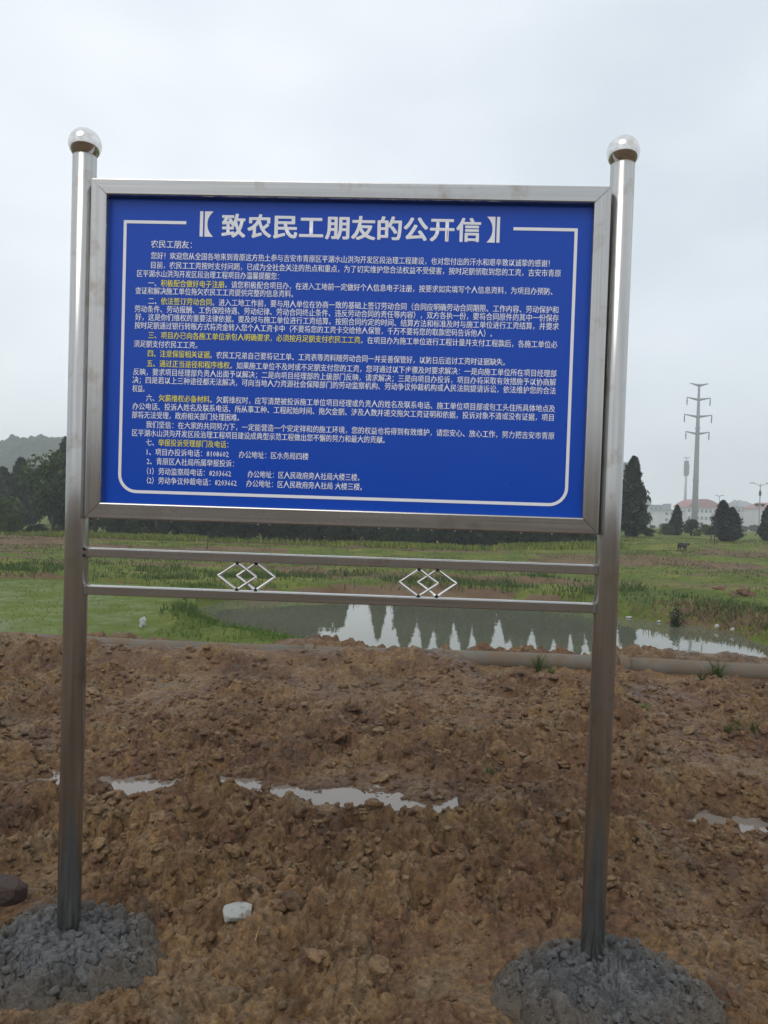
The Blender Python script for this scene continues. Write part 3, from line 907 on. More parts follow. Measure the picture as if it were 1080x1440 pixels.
# rails, ornaments, screws
def rail(z):
    bm = bmesh.new(); box_bm(bm, -PX+PR-0.006, PX-PR+0.006, -0.016, 0.016, z-0.032, z, 0.0035, 3)
    return link('rail', bm_mesh('rail', bm), M['bar_x'], sign, smooth=False)
for z in (ZR1, ZR2): rail(z)
for z in (ZR1-0.016, ZR2-0.016):
    for sx in (-1, 1):
        bm = bmesh.new(); box_bm(bm, sx*(PX-PR)-0.008, sx*(PX-PR)+0.008, -0.0185, 0.0185, z-0.0185, z+0.0185, 0.004, 2)
        link('weld_collar', bm_mesh('weld_collar', bm), M['weld'], sign)
zc_ = (ZR1-0.032+ZR2)/2
hh = (ZR1-0.032-ZR2)/2 - 0.002
def rhomb(x, y, par):
    w = 0.066; r = 0.0048
    P = [(x-w, y, zc_), (x, y, zc_+hh), (x+w, y, zc_), (x, y, zc_-hh)]
    ms = []
    for i in range(4):
        a, b = Vector(P[i]), Vector(P[(i+1) % 4])
        ms.append(tube_mesh('rod', [a, b], [r, r], 10))
    me = join_meshes('rhombus', ms); [bpy.data.meshes.remove(m_) for m_ in ms]
    link('rhombus', me, M['rod'], par)
    for s in (-1, 1):
        bm = bmesh.new(); bmesh.ops.create_uvsphere(bm, u_segments=10, v_segments=6, radius=0.0065)
        sc_ = link('screw', bm_mesh('screw', bm), M['screw'], par); sc_.location = (x, y-0.003, zc_+s*(hh-0.001))
for pxc in (347, 602):
    x = on_sign(pxc, 806+(pxc-347)*.027, 0)[0]
    e_ = empty('diamond_ornament', (0, 0, 0)); e_.parent = sign
    rhomb(x-0.0315, -0.006, e_); rhomb(x+0.0315, 0.004, e_)
for z, sx in ((ZR1-0.003, -1), (ZR1-0.026, -1)):
    bm = bmesh.new(); bmesh.ops.create_uvsphere(bm, u_segments=10, v_segments=6, radius=0.005)
    o = link('screw', bm_mesh('screw', bm), M['screw'], sign); o.location = (sx*(PX-PR+0.004), -0.021, z)

# concrete footings: heaped wet concrete round each post
def footing(cx0, cy0, rx, ry, seed, hgt):
    nr, na = 120, 320
    rr = np.linspace(0.0, 1.12, nr)[:, None]; aa = np.linspace(0, 2*np.pi, na, endpoint=False)[None, :]
    R_ = rr*(1 + 0.22*(fbm(np.cos(aa)*1.6+seed, np.sin(aa)*1.6, seed, 3)-.5)*2)
    x = cx0 + rx*R_*np.cos(aa); y = cy0 + ry*R_*np.sin(aa)
    xf, yf = x.ravel(), y.ravel(); rf = (rr+0*aa).ravel()
    wx = xf + .016*(fbm(xf*22, yf*22, seed+3, 3)-.5)*2; wy = yf + .016*(fbm(xf*22, yf*22, seed+4, 3)-.5)*2
    c1, _ = clods(wx/.085, wy/.085, seed+10, .8); c2, _ = clods(wx/.038, wy/.038, seed+30, .85); c3, _ = clods(wx/.017, wy/.017, seed+50, .85)
    dome = hgt*np.clip(1-rf**1.7, 0, 1)**0.95
    base = mud_base(xf, yf) - 0.012
    ed = sstep(1.0, .86, rf)
    z = base + dome + (0.042*c1+.032*c2+.016*c3)*(0.45+.55*sstep(.1, .8, rf))*(.35+.65*ed) + 0.02*(fbm(xf*9, yf*9, seed+70, 4)-.5)*2
    rid = 1-np.abs(2*fbm(wx*13, wy*13, seed+80, 3)-1)
    z = z - 0.026*np.clip((rid-.78)/.22, 0, 1)**1.3
    rid = 1-np.abs(2*fbm(wx*32, wy*32, seed+86, 2)-1)
    z = z - 0.013*np.clip((rid-.78)/.22, 0, 1)**1.2
    z = z - 0.10*sstep(0.98, 1.12, rf)
    V = np.stack([xf, yf, z], -1)
    pick = np.where((rf > .12) & (rf < 1.0))[0]
    w_ = rf[pick]/rf[pick].sum(); pick = rng.choice(pick, 480, False, w_)
    i = np.arange(nr-1)[:, None]*na + np.arange(na)[None, :]; j = np.arange(nr-1)[:, None]*na + (np.arange(na)[None, :]+1) % na
    Fc = np.stack([i, i+na, j+na, j], -1).reshape(-1, 4)
    # into the sign's own frame
    T = np.concatenate([Fc[:, [0, 1, 2]], Fc[:, [0, 2, 3]]], 0)
    VV, TT_, RF, off = [V], [T], [rf], len(V)
    for q_ in pick:                                   # aggregate and gobbets stuck in the paste
        k = int(rng.integers(8)); s_ = 0.0055*(0.5+3.6*rng.random()**3); a_ = rng.uniform(0, 6.28)
        v = SV[k]*s_
        v = np.stack([v[:, 0]*math.cos(a_)-v[:, 1]*math.sin(a_), v[:, 0]*math.sin(a_)+v[:, 1]*math.cos(a_), v[:, 2]], -1)+V[q_]
        VV.append(v); TT_.append(SF[k]+off); off += len(v); RF.append(np.full(len(v), rf[q_]*.8))
    V = np.vstack(VV); rf = np.concatenate(RF)
    Vl = np.stack([V[:, 0], V[:, 1]*cl + V[:, 2]*sl, -V[:, 1]*sl + V[:, 2]*cl], -1)
    me = np_mesh('concrete_footing', Vl, np.vstack(TT_), 3); attr(me, 'rim', rf)
    o = link('concrete_footing', me, M['concrete'], sign, smooth=True)
    return o
footing(-0.915, -0.075, 0.325, 0.30, 600, 0.075)['label'] = 'heap of wet grey concrete, cut off by the picture edge'
footing(0.925, -0.10, 0.350, 0.285, 700, 0.070)['label'] = 'wider heap of wet grey concrete round the foot of a post'

# ------------------------------------------------------------------ pipe on the berm
pipe = empty('pipe', (0, 0, 0)); prop(pipe, 'grey concrete pipe half buried along the far edge of the mud', 'pipe')
YPI, RPI = 5.06, 0.098
joints = [-7.6, -5.4, -3.22, -0.75, 0.55, 2.42, 5.0, 7.5]
def pipe_z(x): return 0.035 + 0.012*math.sin(x*0.8) - 0.004*x
for a, b in zip(joints[:-1], joints[1:]):
    pts = [(a+(b-a)*k/6, YPI+0.03*math.sin((a+(b-a)*k/6)*.9), pipe_z(a+(b-a)*k/6)) for k in range(7)]
    pts[0] = (pts[0][0]+.004, *pts[0][1:]); pts[-1] = (pts[-1][0]-.004, *pts[-1][1:])
    link('pipe_section', tube_mesh('pipe_section', pts, [RPI]*7, 28), M['pipe'], pipe, smooth=True)
    link('pipe_collar', tube_mesh('pipe_collar', [(b-.05, pts[-1][1], pts[-1][2]), (b+.05, pts[-1][1], pts[-1][2])], [RPI+.014]*2, 28), M['pipe'], pipe, smooth=False)

# ------------------------------------------------------------------ grass
def blades(name, xs, ys, zs, h, w, lean, m, parent=None, kind='stuff', segs=2, label=None, cat=None):
    n = len(xs)
    a = rng.uniform(0, 2*np.pi, n); la = rng.uniform(0, 2*np.pi, n)
    h = h*(0.55+0.9*rng.random(n)); ln = lean*h*rng.random(n)
    dx, dy = np.cos(a)*w/2, np.sin(a)*w/2
    lx, ly = np.cos(la)*ln, np.sin(la)*ln
    z0 = zs-0.02
    P0 = np.stack([xs-dx, ys-dy, z0], -1); P1 = np.stack([xs+dx, ys+dy, z0], -1)
    P2 = np.stack([xs+dx*.7+lx*.35, ys+dy*.7+ly*.35, z0+h*.6], -1); P3 = np.stack([xs-dx*.7+lx*.35, ys-dy*.7+ly*.35, z0+h*.6], -1)
    P4 = np.stack([xs+lx, ys+ly, z0+h], -1)
    V = np.stack([P0, P1, P2, P3, P4], 1).reshape(-1, 3)
    b = (np.arange(n)*5)[:, None]
    T = np.concatenate([b+np.array([[0, 1, 2]]), b+np.array([[0, 2, 3]]), b+np.array([[3, 2, 4]])], 0)
    o = link(name, np_mesh(name, V, T, 3), m, parent)
    return o

def scatter(n, x0, x1, y0, y1, cond):
    x = rng.uniform(x0, x1, n); y = rng.uniform(y0, y1, n)
    k = cond(x, y); return x[k], y[k]

# fresh grass on the spit between paddy and pond
def c_spit(x, y):
    sp = poly_sd(POND, x, y); sq = poly_sd(PADP, x, y)
    return (sp > 0.0) & (sp < 2.6) & (sq > 0.15) & (x < 0.4) & (rng.random(len(x)) < 0.25 + 0.75*sstep(.4, .6, fbm(x*.9, y*.9, 800, 3)))
x, y = scatter(26000, -7.5, 0.6, 7.6, 19, c_spit)
o = blades('spit_grass', x, y, ground_z(x, y), 0.095, 0.022, 0.9, M['spit_grass'])
prop(o, 'fresh green grass on the spit between paddy and pond', 'grass', kind='stuff')
# rank grass on the far bank of the pond and paddy
def c_bank(x, y):
    sp = np.minimum(poly_sd(POND, x, y), poly_sd(PADP, x, y)+.2)
    return (sp > 0.15) & (sp < 3.6) & (y > 12.5) & (rng.random(len(x)) < 0.12+0.9*sstep(.42, .6, fbm(x*.6, y*.9, 810, 3)))
x, y = scatter(60000, -18, 14, 12, 24, c_bank)
o = blades('bank_grass', x, y, ground_z(x, y), 0.16, 0.03, 0.9, M['grass'])
prop(o, 'rank dark green grass along the far bank of the pond', 'grass', kind='stuff')
# dry reeds on the right bank
def c_dry(x, y):
    sp = poly_sd(POND, x, y)
    return (sp > -0.1) & (sp < 1.7) & (rng.random(len(x)) < 0.02+np.exp(-((x-8.2)/1.5)**2))
x, y = scatter(9000, 5.0, 12.5, 11, 18, c_dry)
o = blades('dry_bank_grass', x, y, ground_z(x, y), 0.14, 0.028, 1.8, M['dry_grass'])
prop(o, 'fallen dry brown grass on the bank at the pond corner', 'dry grass', kind='stuff')
# thin field grass
def c_field(x, y):
    return (np.abs(x) < 3+0.62*y) & (poly_sd(POND, x, y) > 1.5) & (poly_sd(PADP, x, y) > 1) & (rng.random(len(x)) < 0.08+0.8*sstep(.45, .62, fbm(x*.25, y*.6, 820, 4)))
x, y = scatter(90000, -27, 27, 18, 50, c_field)
o = blades('field_grass', x, y, ground_z(x, y), 0.075, 0.045, 1.0, M['field_grass'])
prop(o, 'short mixed grass and stubble over the far fields', 'grass', kind='stuff')
# seedlings in the flooded paddy
gx_, gy_ = np.meshgrid(np.arange(-17, -3.5, 0.22), np.arange(8.5, 24, 0.30))
x = gx_.ravel()+rng.normal(0, .04, gx_.size); y = gy_.ravel()+rng.normal(0, .04, gx_.size)
x = np.repeat(x, 3)+rng.normal(0, .025, gx_.size*3); y = np.repeat(y, 3)+rng.normal(0, .025, gx_.size*3)
k = (poly_sd(PADP, x, y) < 0.1) & (rng.random(len(x)) < .2+.8*sstep(.35, .6, fbm(x*.4, y*.4, 830, 3)))
o = blades('paddy_seedlings', x[k], y[k], np.full(k.sum(), PADDY), 0.06, 0.014, 0.7, M['seedling'])
prop(o, 'thin green seedlings in the flooded paddy', 'seedlings', kind='stuff')

# blossoming strip under the far trees
def c_flow(x, y): return rng.random(len(x)) < 0.1+0.9*sstep(.42, .58, fbm(x*.22, y*.2, 840, 3))
x, y = scatter(26000, -24, 12, 38, 42.5, c_flow)
o = blades('rapeseed_strip', x, y, ground_z(x, y), 0.24, 0.09, 0.6, M['flower'])
prop(o, 'yellow green blooming crop strip before the far trees', 'crop', kind='stuff')

# ------------------------------------------------------------------ trees
def leaf_cloud(P, size, r, up=0.0):
    """one small bent leaf spray (2 triangles) at each point"""
    n = len(P)
    a = r.normal(size=(n, 3)); a[:, 2] += up; a /= np.linalg.norm(a, axis=1)[:, None]
    b = np.cross(a, r.normal(size=(n, 3))); b /= np.linalg.norm(b, axis=1)[:, None]
    c = np.cross(a, b)
    s = (size*(0.6+0.8*r.random(n)))[:, None]
    p0 = P - a*s; p1 = P + b*s*.42 + c*s*.12; p2 = P + a*s; p3 = P - b*s*.42 + c*s*.12
    V = np.stack([p0, p1, p2, p3], 1).reshape(-1, 3)
    i = (np.arange(n)*4)[:, None]
    T = np.concatenate([i+np.array([[0, 1, 2]]), i+np.array([[0, 2, 3]])], 0)
    return V, T

def cypress_mesh(seed, n=4200, slim=0.20, power=0.62):
    """unit height, crown only: upswept sprays over a lumpy flame shape"""
    r = np.random.default_rng(seed)
    z = r.random(n)**0.8
    ang = r.uniform(0, 2*np.pi, n)
    prof = slim*np.clip((1-z)**power*(0.35+0.65*np.clip(z/0.16, 0, 1)), 0.012, 1)
    ph = r.random(6)*6.28
    lum = 1 + .16*np.sin(3*ang+ph[0]+9*z) + .13*np.sin(2*ang+ph[1]-16*z) + .11*np.sin(5*ang+ph[2]+27*z)
    rad = prof*lum*(0.40+0.72*r.random(n)**0.6)
    rad = np.where(r.random(n) < .10, rad*1.28, rad)          # stray sprays
    P = np.stack([rad*np.cos(ang), rad*np.sin(ang), 0.04+0.96*z], -1)
    P[:, 0] += 0.02*np.sin(z*3+ph[3]); P[:, 1] += 0.02*np.sin(z*3+ph[4])
    V, T = leaf_cloud(P, 0.040, r, 1.3)
    return np_mesh('crown', V, T, 3)

def broad_mesh(seed, n=6500, wid=0.36):
    r = np.random.default_rng(seed)
    k = 26
    C = r.normal(size=(k, 3)); C /= np.linalg.norm(C, axis=1)[:, None]
    C *= (0.35+0.6*r.random(k))[:, None]
    C = C*np.array([wid*.8, wid*.8, 0.34]) + np.array([0, 0, 0.60])
    R_ = 0.09+0.09*r.random(k)
    which = r.integers(0, k, n)
    d = r.normal(size=(n, 3)); d /= np.linalg.norm(d, axis=1)[:, None]
    P = C[which] + d*(R_[which]*(0.45+0.6*r.random(n)**.5))[:, None]
    V, T = leaf_cloud(P, 0.030, r, 0.2)
    me = np_mesh('crown', V, T, 3)
    limbs = [tube_mesh('limb', [(0, 0, -0.03), (0.01, 0.0, .2), (0.0, .01, .45), (0, 0, .75)], [.026, .02, .014, .004], 8)]
    for i in range(8):
        c = C[i*3]
        z0 = .22+.3*r.random()
        limbs.append(tube_mesh('limb', [(0.005, 0, z0), tuple((np.array([0, 0, z0])*.5+c*.5)+np.array([0, 0, -.03])), tuple(c)], [.011, .007, .003], 6))
    tr = join_meshes('trunk', limbs)
    for l_ in limbs: bpy.data.meshes.remove(l_)
    return me, tr

def bush_mesh(seed, n=3600):
    r = np.random.default_rng(seed); k = 16
    C = np.stack([r.normal(0, .17, k), r.normal(0, .17, k), .12+.62*r.random(k)], -1)
    C[:, :2] *= (1.25-C[:, 2:3])
    R_ = 0.12+0.10*r.random(k); which = r.integers(0, k, n)
    d = r.normal(size=(n, 3)); d /= np.linalg.norm(d, axis=1)[:, None]
    P = C[which] + d*(R_[which]*(0.4+0.7*r.random(n)**.5))[:, None]; P[:, 2] = np.abs(P[:, 2])
    V, T = leaf_cloud(P, 0.036, r, .3)
    st = [tube_mesh('stem', [(0, 0, -.05), tuple(C[i]*.5), tuple(C[i])], [.02, .012, .005], 5) for i in range(6)]
    tr = join_meshes('stem', st)
    for l_ in st: bpy.data.meshes.remove(l_)
    return np_mesh('crown', V, T, 3), tr
BSH = [bush_mesh(990+i) for i in range(3)]
CYP = [cypress_mesh(900+i, slim=s) for i, s in enumerate((0.17, 0.20, 0.23, 0.15))]
SPI = [cypress_mesh(960+i, 3600, s, .95) for i, s in enumerate((0.24, 0.20, 0.28))]
BIGC = [cypress_mesh(950, 9000, 0.17), cypress_mesh(951, 8000, 0.19)]
TRK = tube_mesh('trunk', [(0, 0, -0.04), (0, 0, .3), (0.004, 0, .8)], [.018, .014, .003], 8)
BRD = [broad_mesh(970+i, wid=w) for i, w in enumerate((0.36, 0.42, 0.30))]

def tree(name, label, cat, pxx, D, ytop, crown, trunk, lm, group=None, wide=1.0, ybase=None):
    """pxx, ytop: pixel column of the trunk and row of the tip; D its distance; stands on the ground"""
    p = at_depth(pxx, 720, D)
    z = gz1(p[0], p[1]) - 0.05
    top = at_depth(pxx, ytop, D)[2]
    h = max(top - z, 0.5)
    e_ = empty(name, (p[0], p[1], z), rng.uniform(0, 6.28)); e_.scale = (h*wide, h*wide, h)
    prop(e_, label, cat, group)
    c = link('crown', crown, None, e_)
    if len(crown.materials) == 0: crown.materials.append(lm)
    if c.material_slots and c.material_slots[0].material != lm:
        c.material_slots[0].link = 'OBJECT'; c.material_slots[0].material = lm
    t = link('trunk', trunk, None, e_)
    if len(trunk.materials) == 0: trunk.materials.append(M['bark'])
    return e_

# big cypress at the sign's right and its companions
tree('cypress_tree', 'tallest dark cypress beside the steel post, tip well above the roofs', 'tree', 890, 50, 645, BIGC[0], TRK, M['cypress'], wide=1.02)
tree('cypress_tree', 'small slim dark cypress between the tallest cypress and the pylon', 'tree', 951, 58, 711, CYP[0], TRK, M['cypress'], wide=1.25)
tree('cypress_tree', 'stout dark cypress with a double tip, taller of the pair beside thin stakes', 'tree', 1019, 47, 705, BIGC[1], TRK, M['purple_cypress'], wide=1.45)
tree('cypress_tree', 'stout dark cypress leaning into its taller twin, shorter of the pair', 'tree', 1029, 47.6, 714, CYP[2], TRK, M['purple_cypress'], wide=1.25)
tree('cypress_tree', 'dark cypress cut off by the picture edge near the street lamp', 'tree', 1081, 50, 712, CYP[1], TRK, M['cypress'], wide=1.3)
tree('broadleaf_tree', 'green leafy tree behind the steel post next to the tallest cypress', 'tree', 864, 54, 668, *BRD[0], M['dark_broad'])
tree('bush', 'round dark bush at the foot of the pylon', 'bush', 973, 58, 727, *BSH[1], M['dark_broad'], wide=1.2)
tree('bush', 'low green bush touching the small slim cypress', 'bush', 938, 57, 735, *BSH[2], M['broad'], wide=1.6)
tree('bush', 'pale yellow green bush between pylon foot and stakes', 'bush', 994, 62, 733, *BSH[0], M['shrub'], wide=1.5)
tree('bush', 'low dark bush at the foot of the tallest cypress', 'bush', 911, 53, 741, *BSH[1], M['dark_broad'], wide=2.2)
# row behind the board; the pond mirrors their tips
row = [(486, 668), (535, 650), (575, 630), (604, 640), (632, 627), (659, 640), (684, 624), (719, 658),
       (731, 644), (742, 654), (766, 630), (777, 648), (797, 636), (816, 642), (838, 650)]
ORD = ['first', 'second', 'third', 'fourth', 'fifth', 'sixth', 'seventh', 'eighth', 'ninth', 'tenth', 'eleventh', 'twelfth', 'thirteenth', 'fourteenth',
       'fifteenth', 'sixteenth', 'seventeenth', 'eighteenth', 'nineteenth']
for i, (xx, yt) in enumerate(row):
    tree('cypress_tree', ORD[i] + ' cypress from the left in the row behind the board, mirrored in the pond', 'tree', xx, 46.5+rng.uniform(-1, 1.5), yt, SPI[i % 3], TRK,
         M['cypress'], 'cypresses in a row behind the board', wide=rng.uniform(.78, 1.02))
row = [(135, 640, 2), (178, 632, 0), (222, 630, 1), (268, 636, 0), (312, 626, 1), (352, 620, 2), (392, 622, 0), (430, 634, 1), (462, 646, 2)]
for i, (xx, yt, k) in enumerate(row):
    tree('broadleaf_tree', ORD[i] + ' leafy dark green tree from the left in the belt behind the board', 'tree', xx, 46+rng.uniform(-1.5, 2.5), yt, *BRD[k], M['dark_broad'],
         'leafy trees in the belt behind the board', wide=rng.uniform(.85, 1.15))
for i, xx in enumerate((118, 155, 192, 232, 270, 312, 352, 392, 430, 468, 505, 548, 590, 640, 690, 740, 790, 832)):
    tree('bush', ORD[i] + ' low dark bush from the left under the tree belt behind the board', 'bush', xx, 45.3+rng.uniform(-.4, .4), 716+i*1.0+rng.uniform(-10, 8), *BSH[i % 3], M['dark_broad'],
         'bushes under the tree belt', wide=rng.uniform(1.0, 1.5))
for i, xx in enumerate((108, 134, 175, 212, 250, 292, 333, 373, 411, 449, 487, 527)):
    tree('bush', ORD[i] + ' tall bush from the left in the second row under the tree belt', 'bush', xx, 48.5, 700+rng.uniform(-12, 10), *BSH[i % 3], M['dark_broad'],
         'tall bushes in the second row under the tree belt', wide=rng.uniform(1.0, 1.3))
# left edge of the picture
tree('cypress_tree', 'dark conifer tallest of the left group, below the hill', 'tree', 26, 58, 646, BIGC[1], TRK, M['cypress'], wide=1.15)
tree('cypress_tree', 'dark conifer cut off by the left picture edge', 'tree', 4, 60, 658, CYP[2], TRK, M['cypress'], wide=1.3)
tree('cypress_tree', 'slim dark conifer right behind the left group\'s tallest', 'tree', 42, 62, 664, CYP[0], TRK, M['cypress'], wide=1.3)
tree('cypress_tree', 'conifer tip rising over the bright leafy tree at the left post', 'tree', 87, 62, 618, CYP[3], TRK, M['cypress'], wide=1.1)
tree('broadleaf_tree', 'bright green leafy tree beside the left post below the hill', 'tree', 76, 47, 634, *BRD[1], M['broad'], wide=.95)
tree('broadleaf_tree', 'darker leafy tree filling the gap behind the left post', 'tree', 104, 52, 640, *BRD[0], M['dark_broad'])
tree('bush', 'bright green shrub at the left picture edge', 'bush', 2, 44, 686, *BSH[2], M['shrub'], wide=1.0)
for xx, yt, l_ in ((20, 738, 'low dark hedge bush nearest the left picture edge'), (55, 733, 'low dark hedge bush under the bright leafy tree'), (88, 736, 'low dark hedge bush touching the left post')):
    tree('bush', l_, 'bush', xx, 45, yt, *BSH[0], M['dark_broad'], wide=1.9)
# distant belt on the right, softened by the haze
for i, (xx, yt, D) in enumerate(((918, 738, 130), (935, 735, 150), (1000, 741, 120), (1048, 739, 140), (1062, 737, 150))):
    tree('broadleaf_tree', ORD[i] + ' hazy distant tree from the left at the foot of the far buildings', 'tree', xx, D, yt, *BRD[0], M['broad'], 'hazy trees before the far buildings', wide=1.6)

# shrub on the pond bank and weeds
p = at_z(951, 866, -0.9)
e_ = empty('shrub', (p[0], p[1], gz1(p[0], p[1])-.03))
prop(e_, 'dark upright shrub on the far pond bank', 'shrub')
sr = np.random.default_rng(77); stems = []; LP = []
for i in range(11):
    a_ = sr.uniform(0, 6.28); h_ = sr.uniform(.45, .85); o_ = sr.uniform(.05, .26)
    tip = (math.cos(a_)*o_, math.sin(a_)*o_, h_)
    stems.append(tube_mesh('stem', [(0.02*math.cos(a_), .02*math.sin(a_), 0), (tip[0]*.4, tip[1]*.4, h_*.5), tip], [.008, .006, .003], 5))
    for j in range(60):
        f = sr.uniform(.25, 1.0); LP.append(np.array(tip)*np.array([f, f, f]) + sr.normal(0, .045, 3))
link('stem', join_meshes('stem', stems), M['bark'], e_)
V, T = leaf_cloud(np.array(LP), .035, sr, .4)
link('foliage', np_mesh('foliage', V, T, 3), M['dark_broad'], e_)

def weed(label, pxx, pyy, n, h, m, w=0.007, lean=1.1):
    p = at_z(pxx, pyy, 0.03)
    x = p[0]+rng.uniform(-.018, .018, n); y = p[1]+rng.uniform(-.018, .018, n)
    z = np.full(n, mud_z(np.array([p[0]]), np.array([p[1]]))[0][0])
    o = blades('weed', x, y, z, h, w, lean, m)
    prop(o, label, 'weed', 'weeds on the mud')
for l_, xx, yy, n, h, k in (
    ('yellow green weed tuft on the mud near the picture edge, largest of three', 1040, 1033, 60, .10, 'field_grass'),
    ('yellow green weed tuft on the mud near the picture edge, left of the largest', 1022, 1026, 36, .08, 'field_grass'),
    ('yellow green weed tuft on the mud near the picture edge, right of the largest', 1060, 1040, 36, .08, 'field_grass'),
    ('dark green weed clump before the pipe near the right picture edge', 1008, 958, 90, .20, 'grass'),
    ('dark green weed clump before the pipe, beside the larger clump', 985, 955, 50, .14, 'grass'),
    ('green weed sprouting over the bare pipe left of the right post', 756, 940, 70, .17, 'grass'),
    ('small green weed beside the one sprouting over the bare pipe', 775, 942, 36, .11, 'grass'),
    ('small weed tuft on the mud just right of the right post', 905, 1000, 36, .08, 'spit_grass'),
    ('thin weed tuft on the mud left of the right post', 690, 1080, 26, .07, 'grass')):
    weed(l_, xx, yy, n, h, M[k])
weed('pale dead roots on the mud between the posts', 452, 1245, 46, .10, M['dry_grass'], .003, 1.8)

# ------------------------------------------------------------------ small litter
def make_litter(name, c, rough=.5):
    m = mat(name, c, rough); q = NT(m)
    q.col(q.ramp(q.noise(q.pos((1, 1, 1)), 14, 4), (0.3, tuple(x*.7 for x in c)), (0.7, c)))
    return m
M['tile'] = make_litter('chalky_tile', (0.27, 0.285, 0.265), .8)
q = NT(M['tile']); v = q.pos(); q.bump(q.noise(v, 55, 5, .7), .8, .006)
q.col(q.mix(q.ramp(q.noise(v, 22, 4, .6), (.48, g3(0)), (.66, g3(.8))), (0.29, 0.30, 0.28), (.14, .10, .065)))
M['foam'] = make_litter('white_foam', (0.50, 0.51, 0.52), .7)
M['clay_block'] = make_litter('dark_red_clay', (0.050, 0.026, 0.017), .75)
q = NT(M['clay_block']); q.bump(q.noise(q.pos(), 30, 5, .7), 1.0, .02)

def broken_block(name, sx, sy, sz, seed, m):
    r = np.random.default_rng(seed)
    bm = bmesh.new()
    for i in range(60):
        c = r.uniform(-1, 1, 3); j = np.argmax(np.abs(c)); c[j] = np.sign(c[j])
        if c[0]+c[1] > 1.45: c[:2] *= 1.45/(c[0]+c[1])
        c *= 1 + .05*r.normal(size=3)
        bm.verts.new((c[0]*sx/2, c[1]*sy/2, (c[2]*.5+.5)*sz))
    h = bmesh.ops.convex_hull(bm, input=bm.verts[:])
    bmesh.ops.delete(bm, geom=[g for g in h['geom_interior'] if isinstance(g, bmesh.types.BMVert)], context='VERTS')
    bmesh.ops.bevel(bm, geom=[e for e in bm.edges if e.calc_face_angle(0) > .6], offset=min(sx, sy, sz)*.06, segments=1, affect='EDGES')
    return link(name, bm_mesh(name, bm), m)
p = at_z(335, 1284, 0.04)
o = broken_block('tile_fragment', 0.100, 0.075, 0.030, 1, M['tile']); o.location = (p[0], p[1], mz1(p[0], p[1])+.026); o.rotation_euler = (.30, -.10, .2)
prop(o, 'pale chalky broken tile lying on the mud between the posts', 'tile')
p = at_z(2, 1240, 0.05)
o = broken_block('clay_block', 0.17, 0.12, 0.10, 2, M['clay_block']); o.location = (p[0], p[1], mz1(p[0], p[1])-.02); o.rotation_euler = (.1, .12, .3)
prop(o, 'dark red brown clay block at the left picture edge', 'clay block')

def bag(name, label, pxx, pyy, z, sx, sz, seed):
    r = np.random.default_rng(seed)
    bm = bmesh.new(); bmesh.ops.create_icosphere(bm, subdivisions=3, radius=1)
    ph = r.random(8)*6.28
    for v in bm.verts:
        c = v.co.copy()
        k = 1+.22*math.sin(5*c.x+ph[0]+3*c.z)+.2*math.sin(6*c.y+ph[1])+.16*math.sin(9*c.z+ph[2]+4*c.x)
        v.co = Vector((c.x*k*sx+0.35*sx*c.z, c.y*k*sx*.7, c.z*k*sz))
    o = link(name, bm_mesh(name, bm), M['foam'])
    p = at_z(pxx, pyy, z); o.location = (p[0], p[1], z)
    prop(o, label, 'litter', 'white litter round the water')
bag('plastic_bag', 'crumpled pale plastic bag upright in the green paddy', 200, 876, PADDY+.08, .055, .11, 1)
bag('plastic_bag', 'small pale plastic scrap at the grassy tip of the pond', 314, 884, WATER+.04, .07, .07, 2)
bag('foam_piece', 'bright white foam piece at the brown bank near the picture edge', 1068, 889, -1.05, .07, .035, 3)
bag('foam_piece', 'white foam piece below the dry grass on the brown bank', 1030, 885, -1.05, .045, .035, 4)
bag('foam_piece', 'small white scrap on the water edge below the dry grass start', 1008, 880, -1.05, .045, .04, 5)
bag('foam_piece', 'small white scrap on the shore below the dark shrub', 926, 874, WATER+.02, .05, .03, 6)
bag('foam_piece', 'flat white scrap on the shore near the right post', 884, 868, WATER+.02, .07, .02, 7)

# dark spoil heaps in the right field
for i, (xx, yy, w_, h_) in enumerate(((1049, 824, .22, .20), (1032, 823, .17, .11), (1014, 820, .15, .10))):
    p = at_z(xx, yy, -.5)
    me = lump_mesh('spoil_heap', 60+i, 4, .9, 1.2)
    o = link('spoil_heap', me, M['mud'])
    o.location = (p[0], p[1], gz1(p[0], p[1])+h_*.3); o.scale = (w_, w_*.8, h_)
    prop(o, ('largest dark heap of soil on the far field', 'middle dark heap of soil, between the other two on the far field', 'smallest dark heap of soil on the far field')[i], 'soil heap', 'soil heaps on the far field')

# thin stakes
for i, (xx, yt, D, l_) in enumerate(((1006, 716, 44, 'thin dark stake nearest the stout cypress pair'), (1001, 722, 46, 'thin dark stake, farther from the stout cypress pair'), (293, 770, 34, 'short thin stake on the field seen under the rail'))):
    p = at_depth(xx, 720, D); z = gz1(p[0], p[1]); top = at_depth(xx, yt, D)[2]
    if top < z + .5: top = z + .8
    o = link('stake', tube_mesh('stake', [(0, 0, -.1), (.01, 0, (top-z)*.5), (0.03, 0, top-z)], [.03, .026, .022], 8), M['stake'])
    o.location = (p[0], p[1], z); prop(o, l_, 'stake')

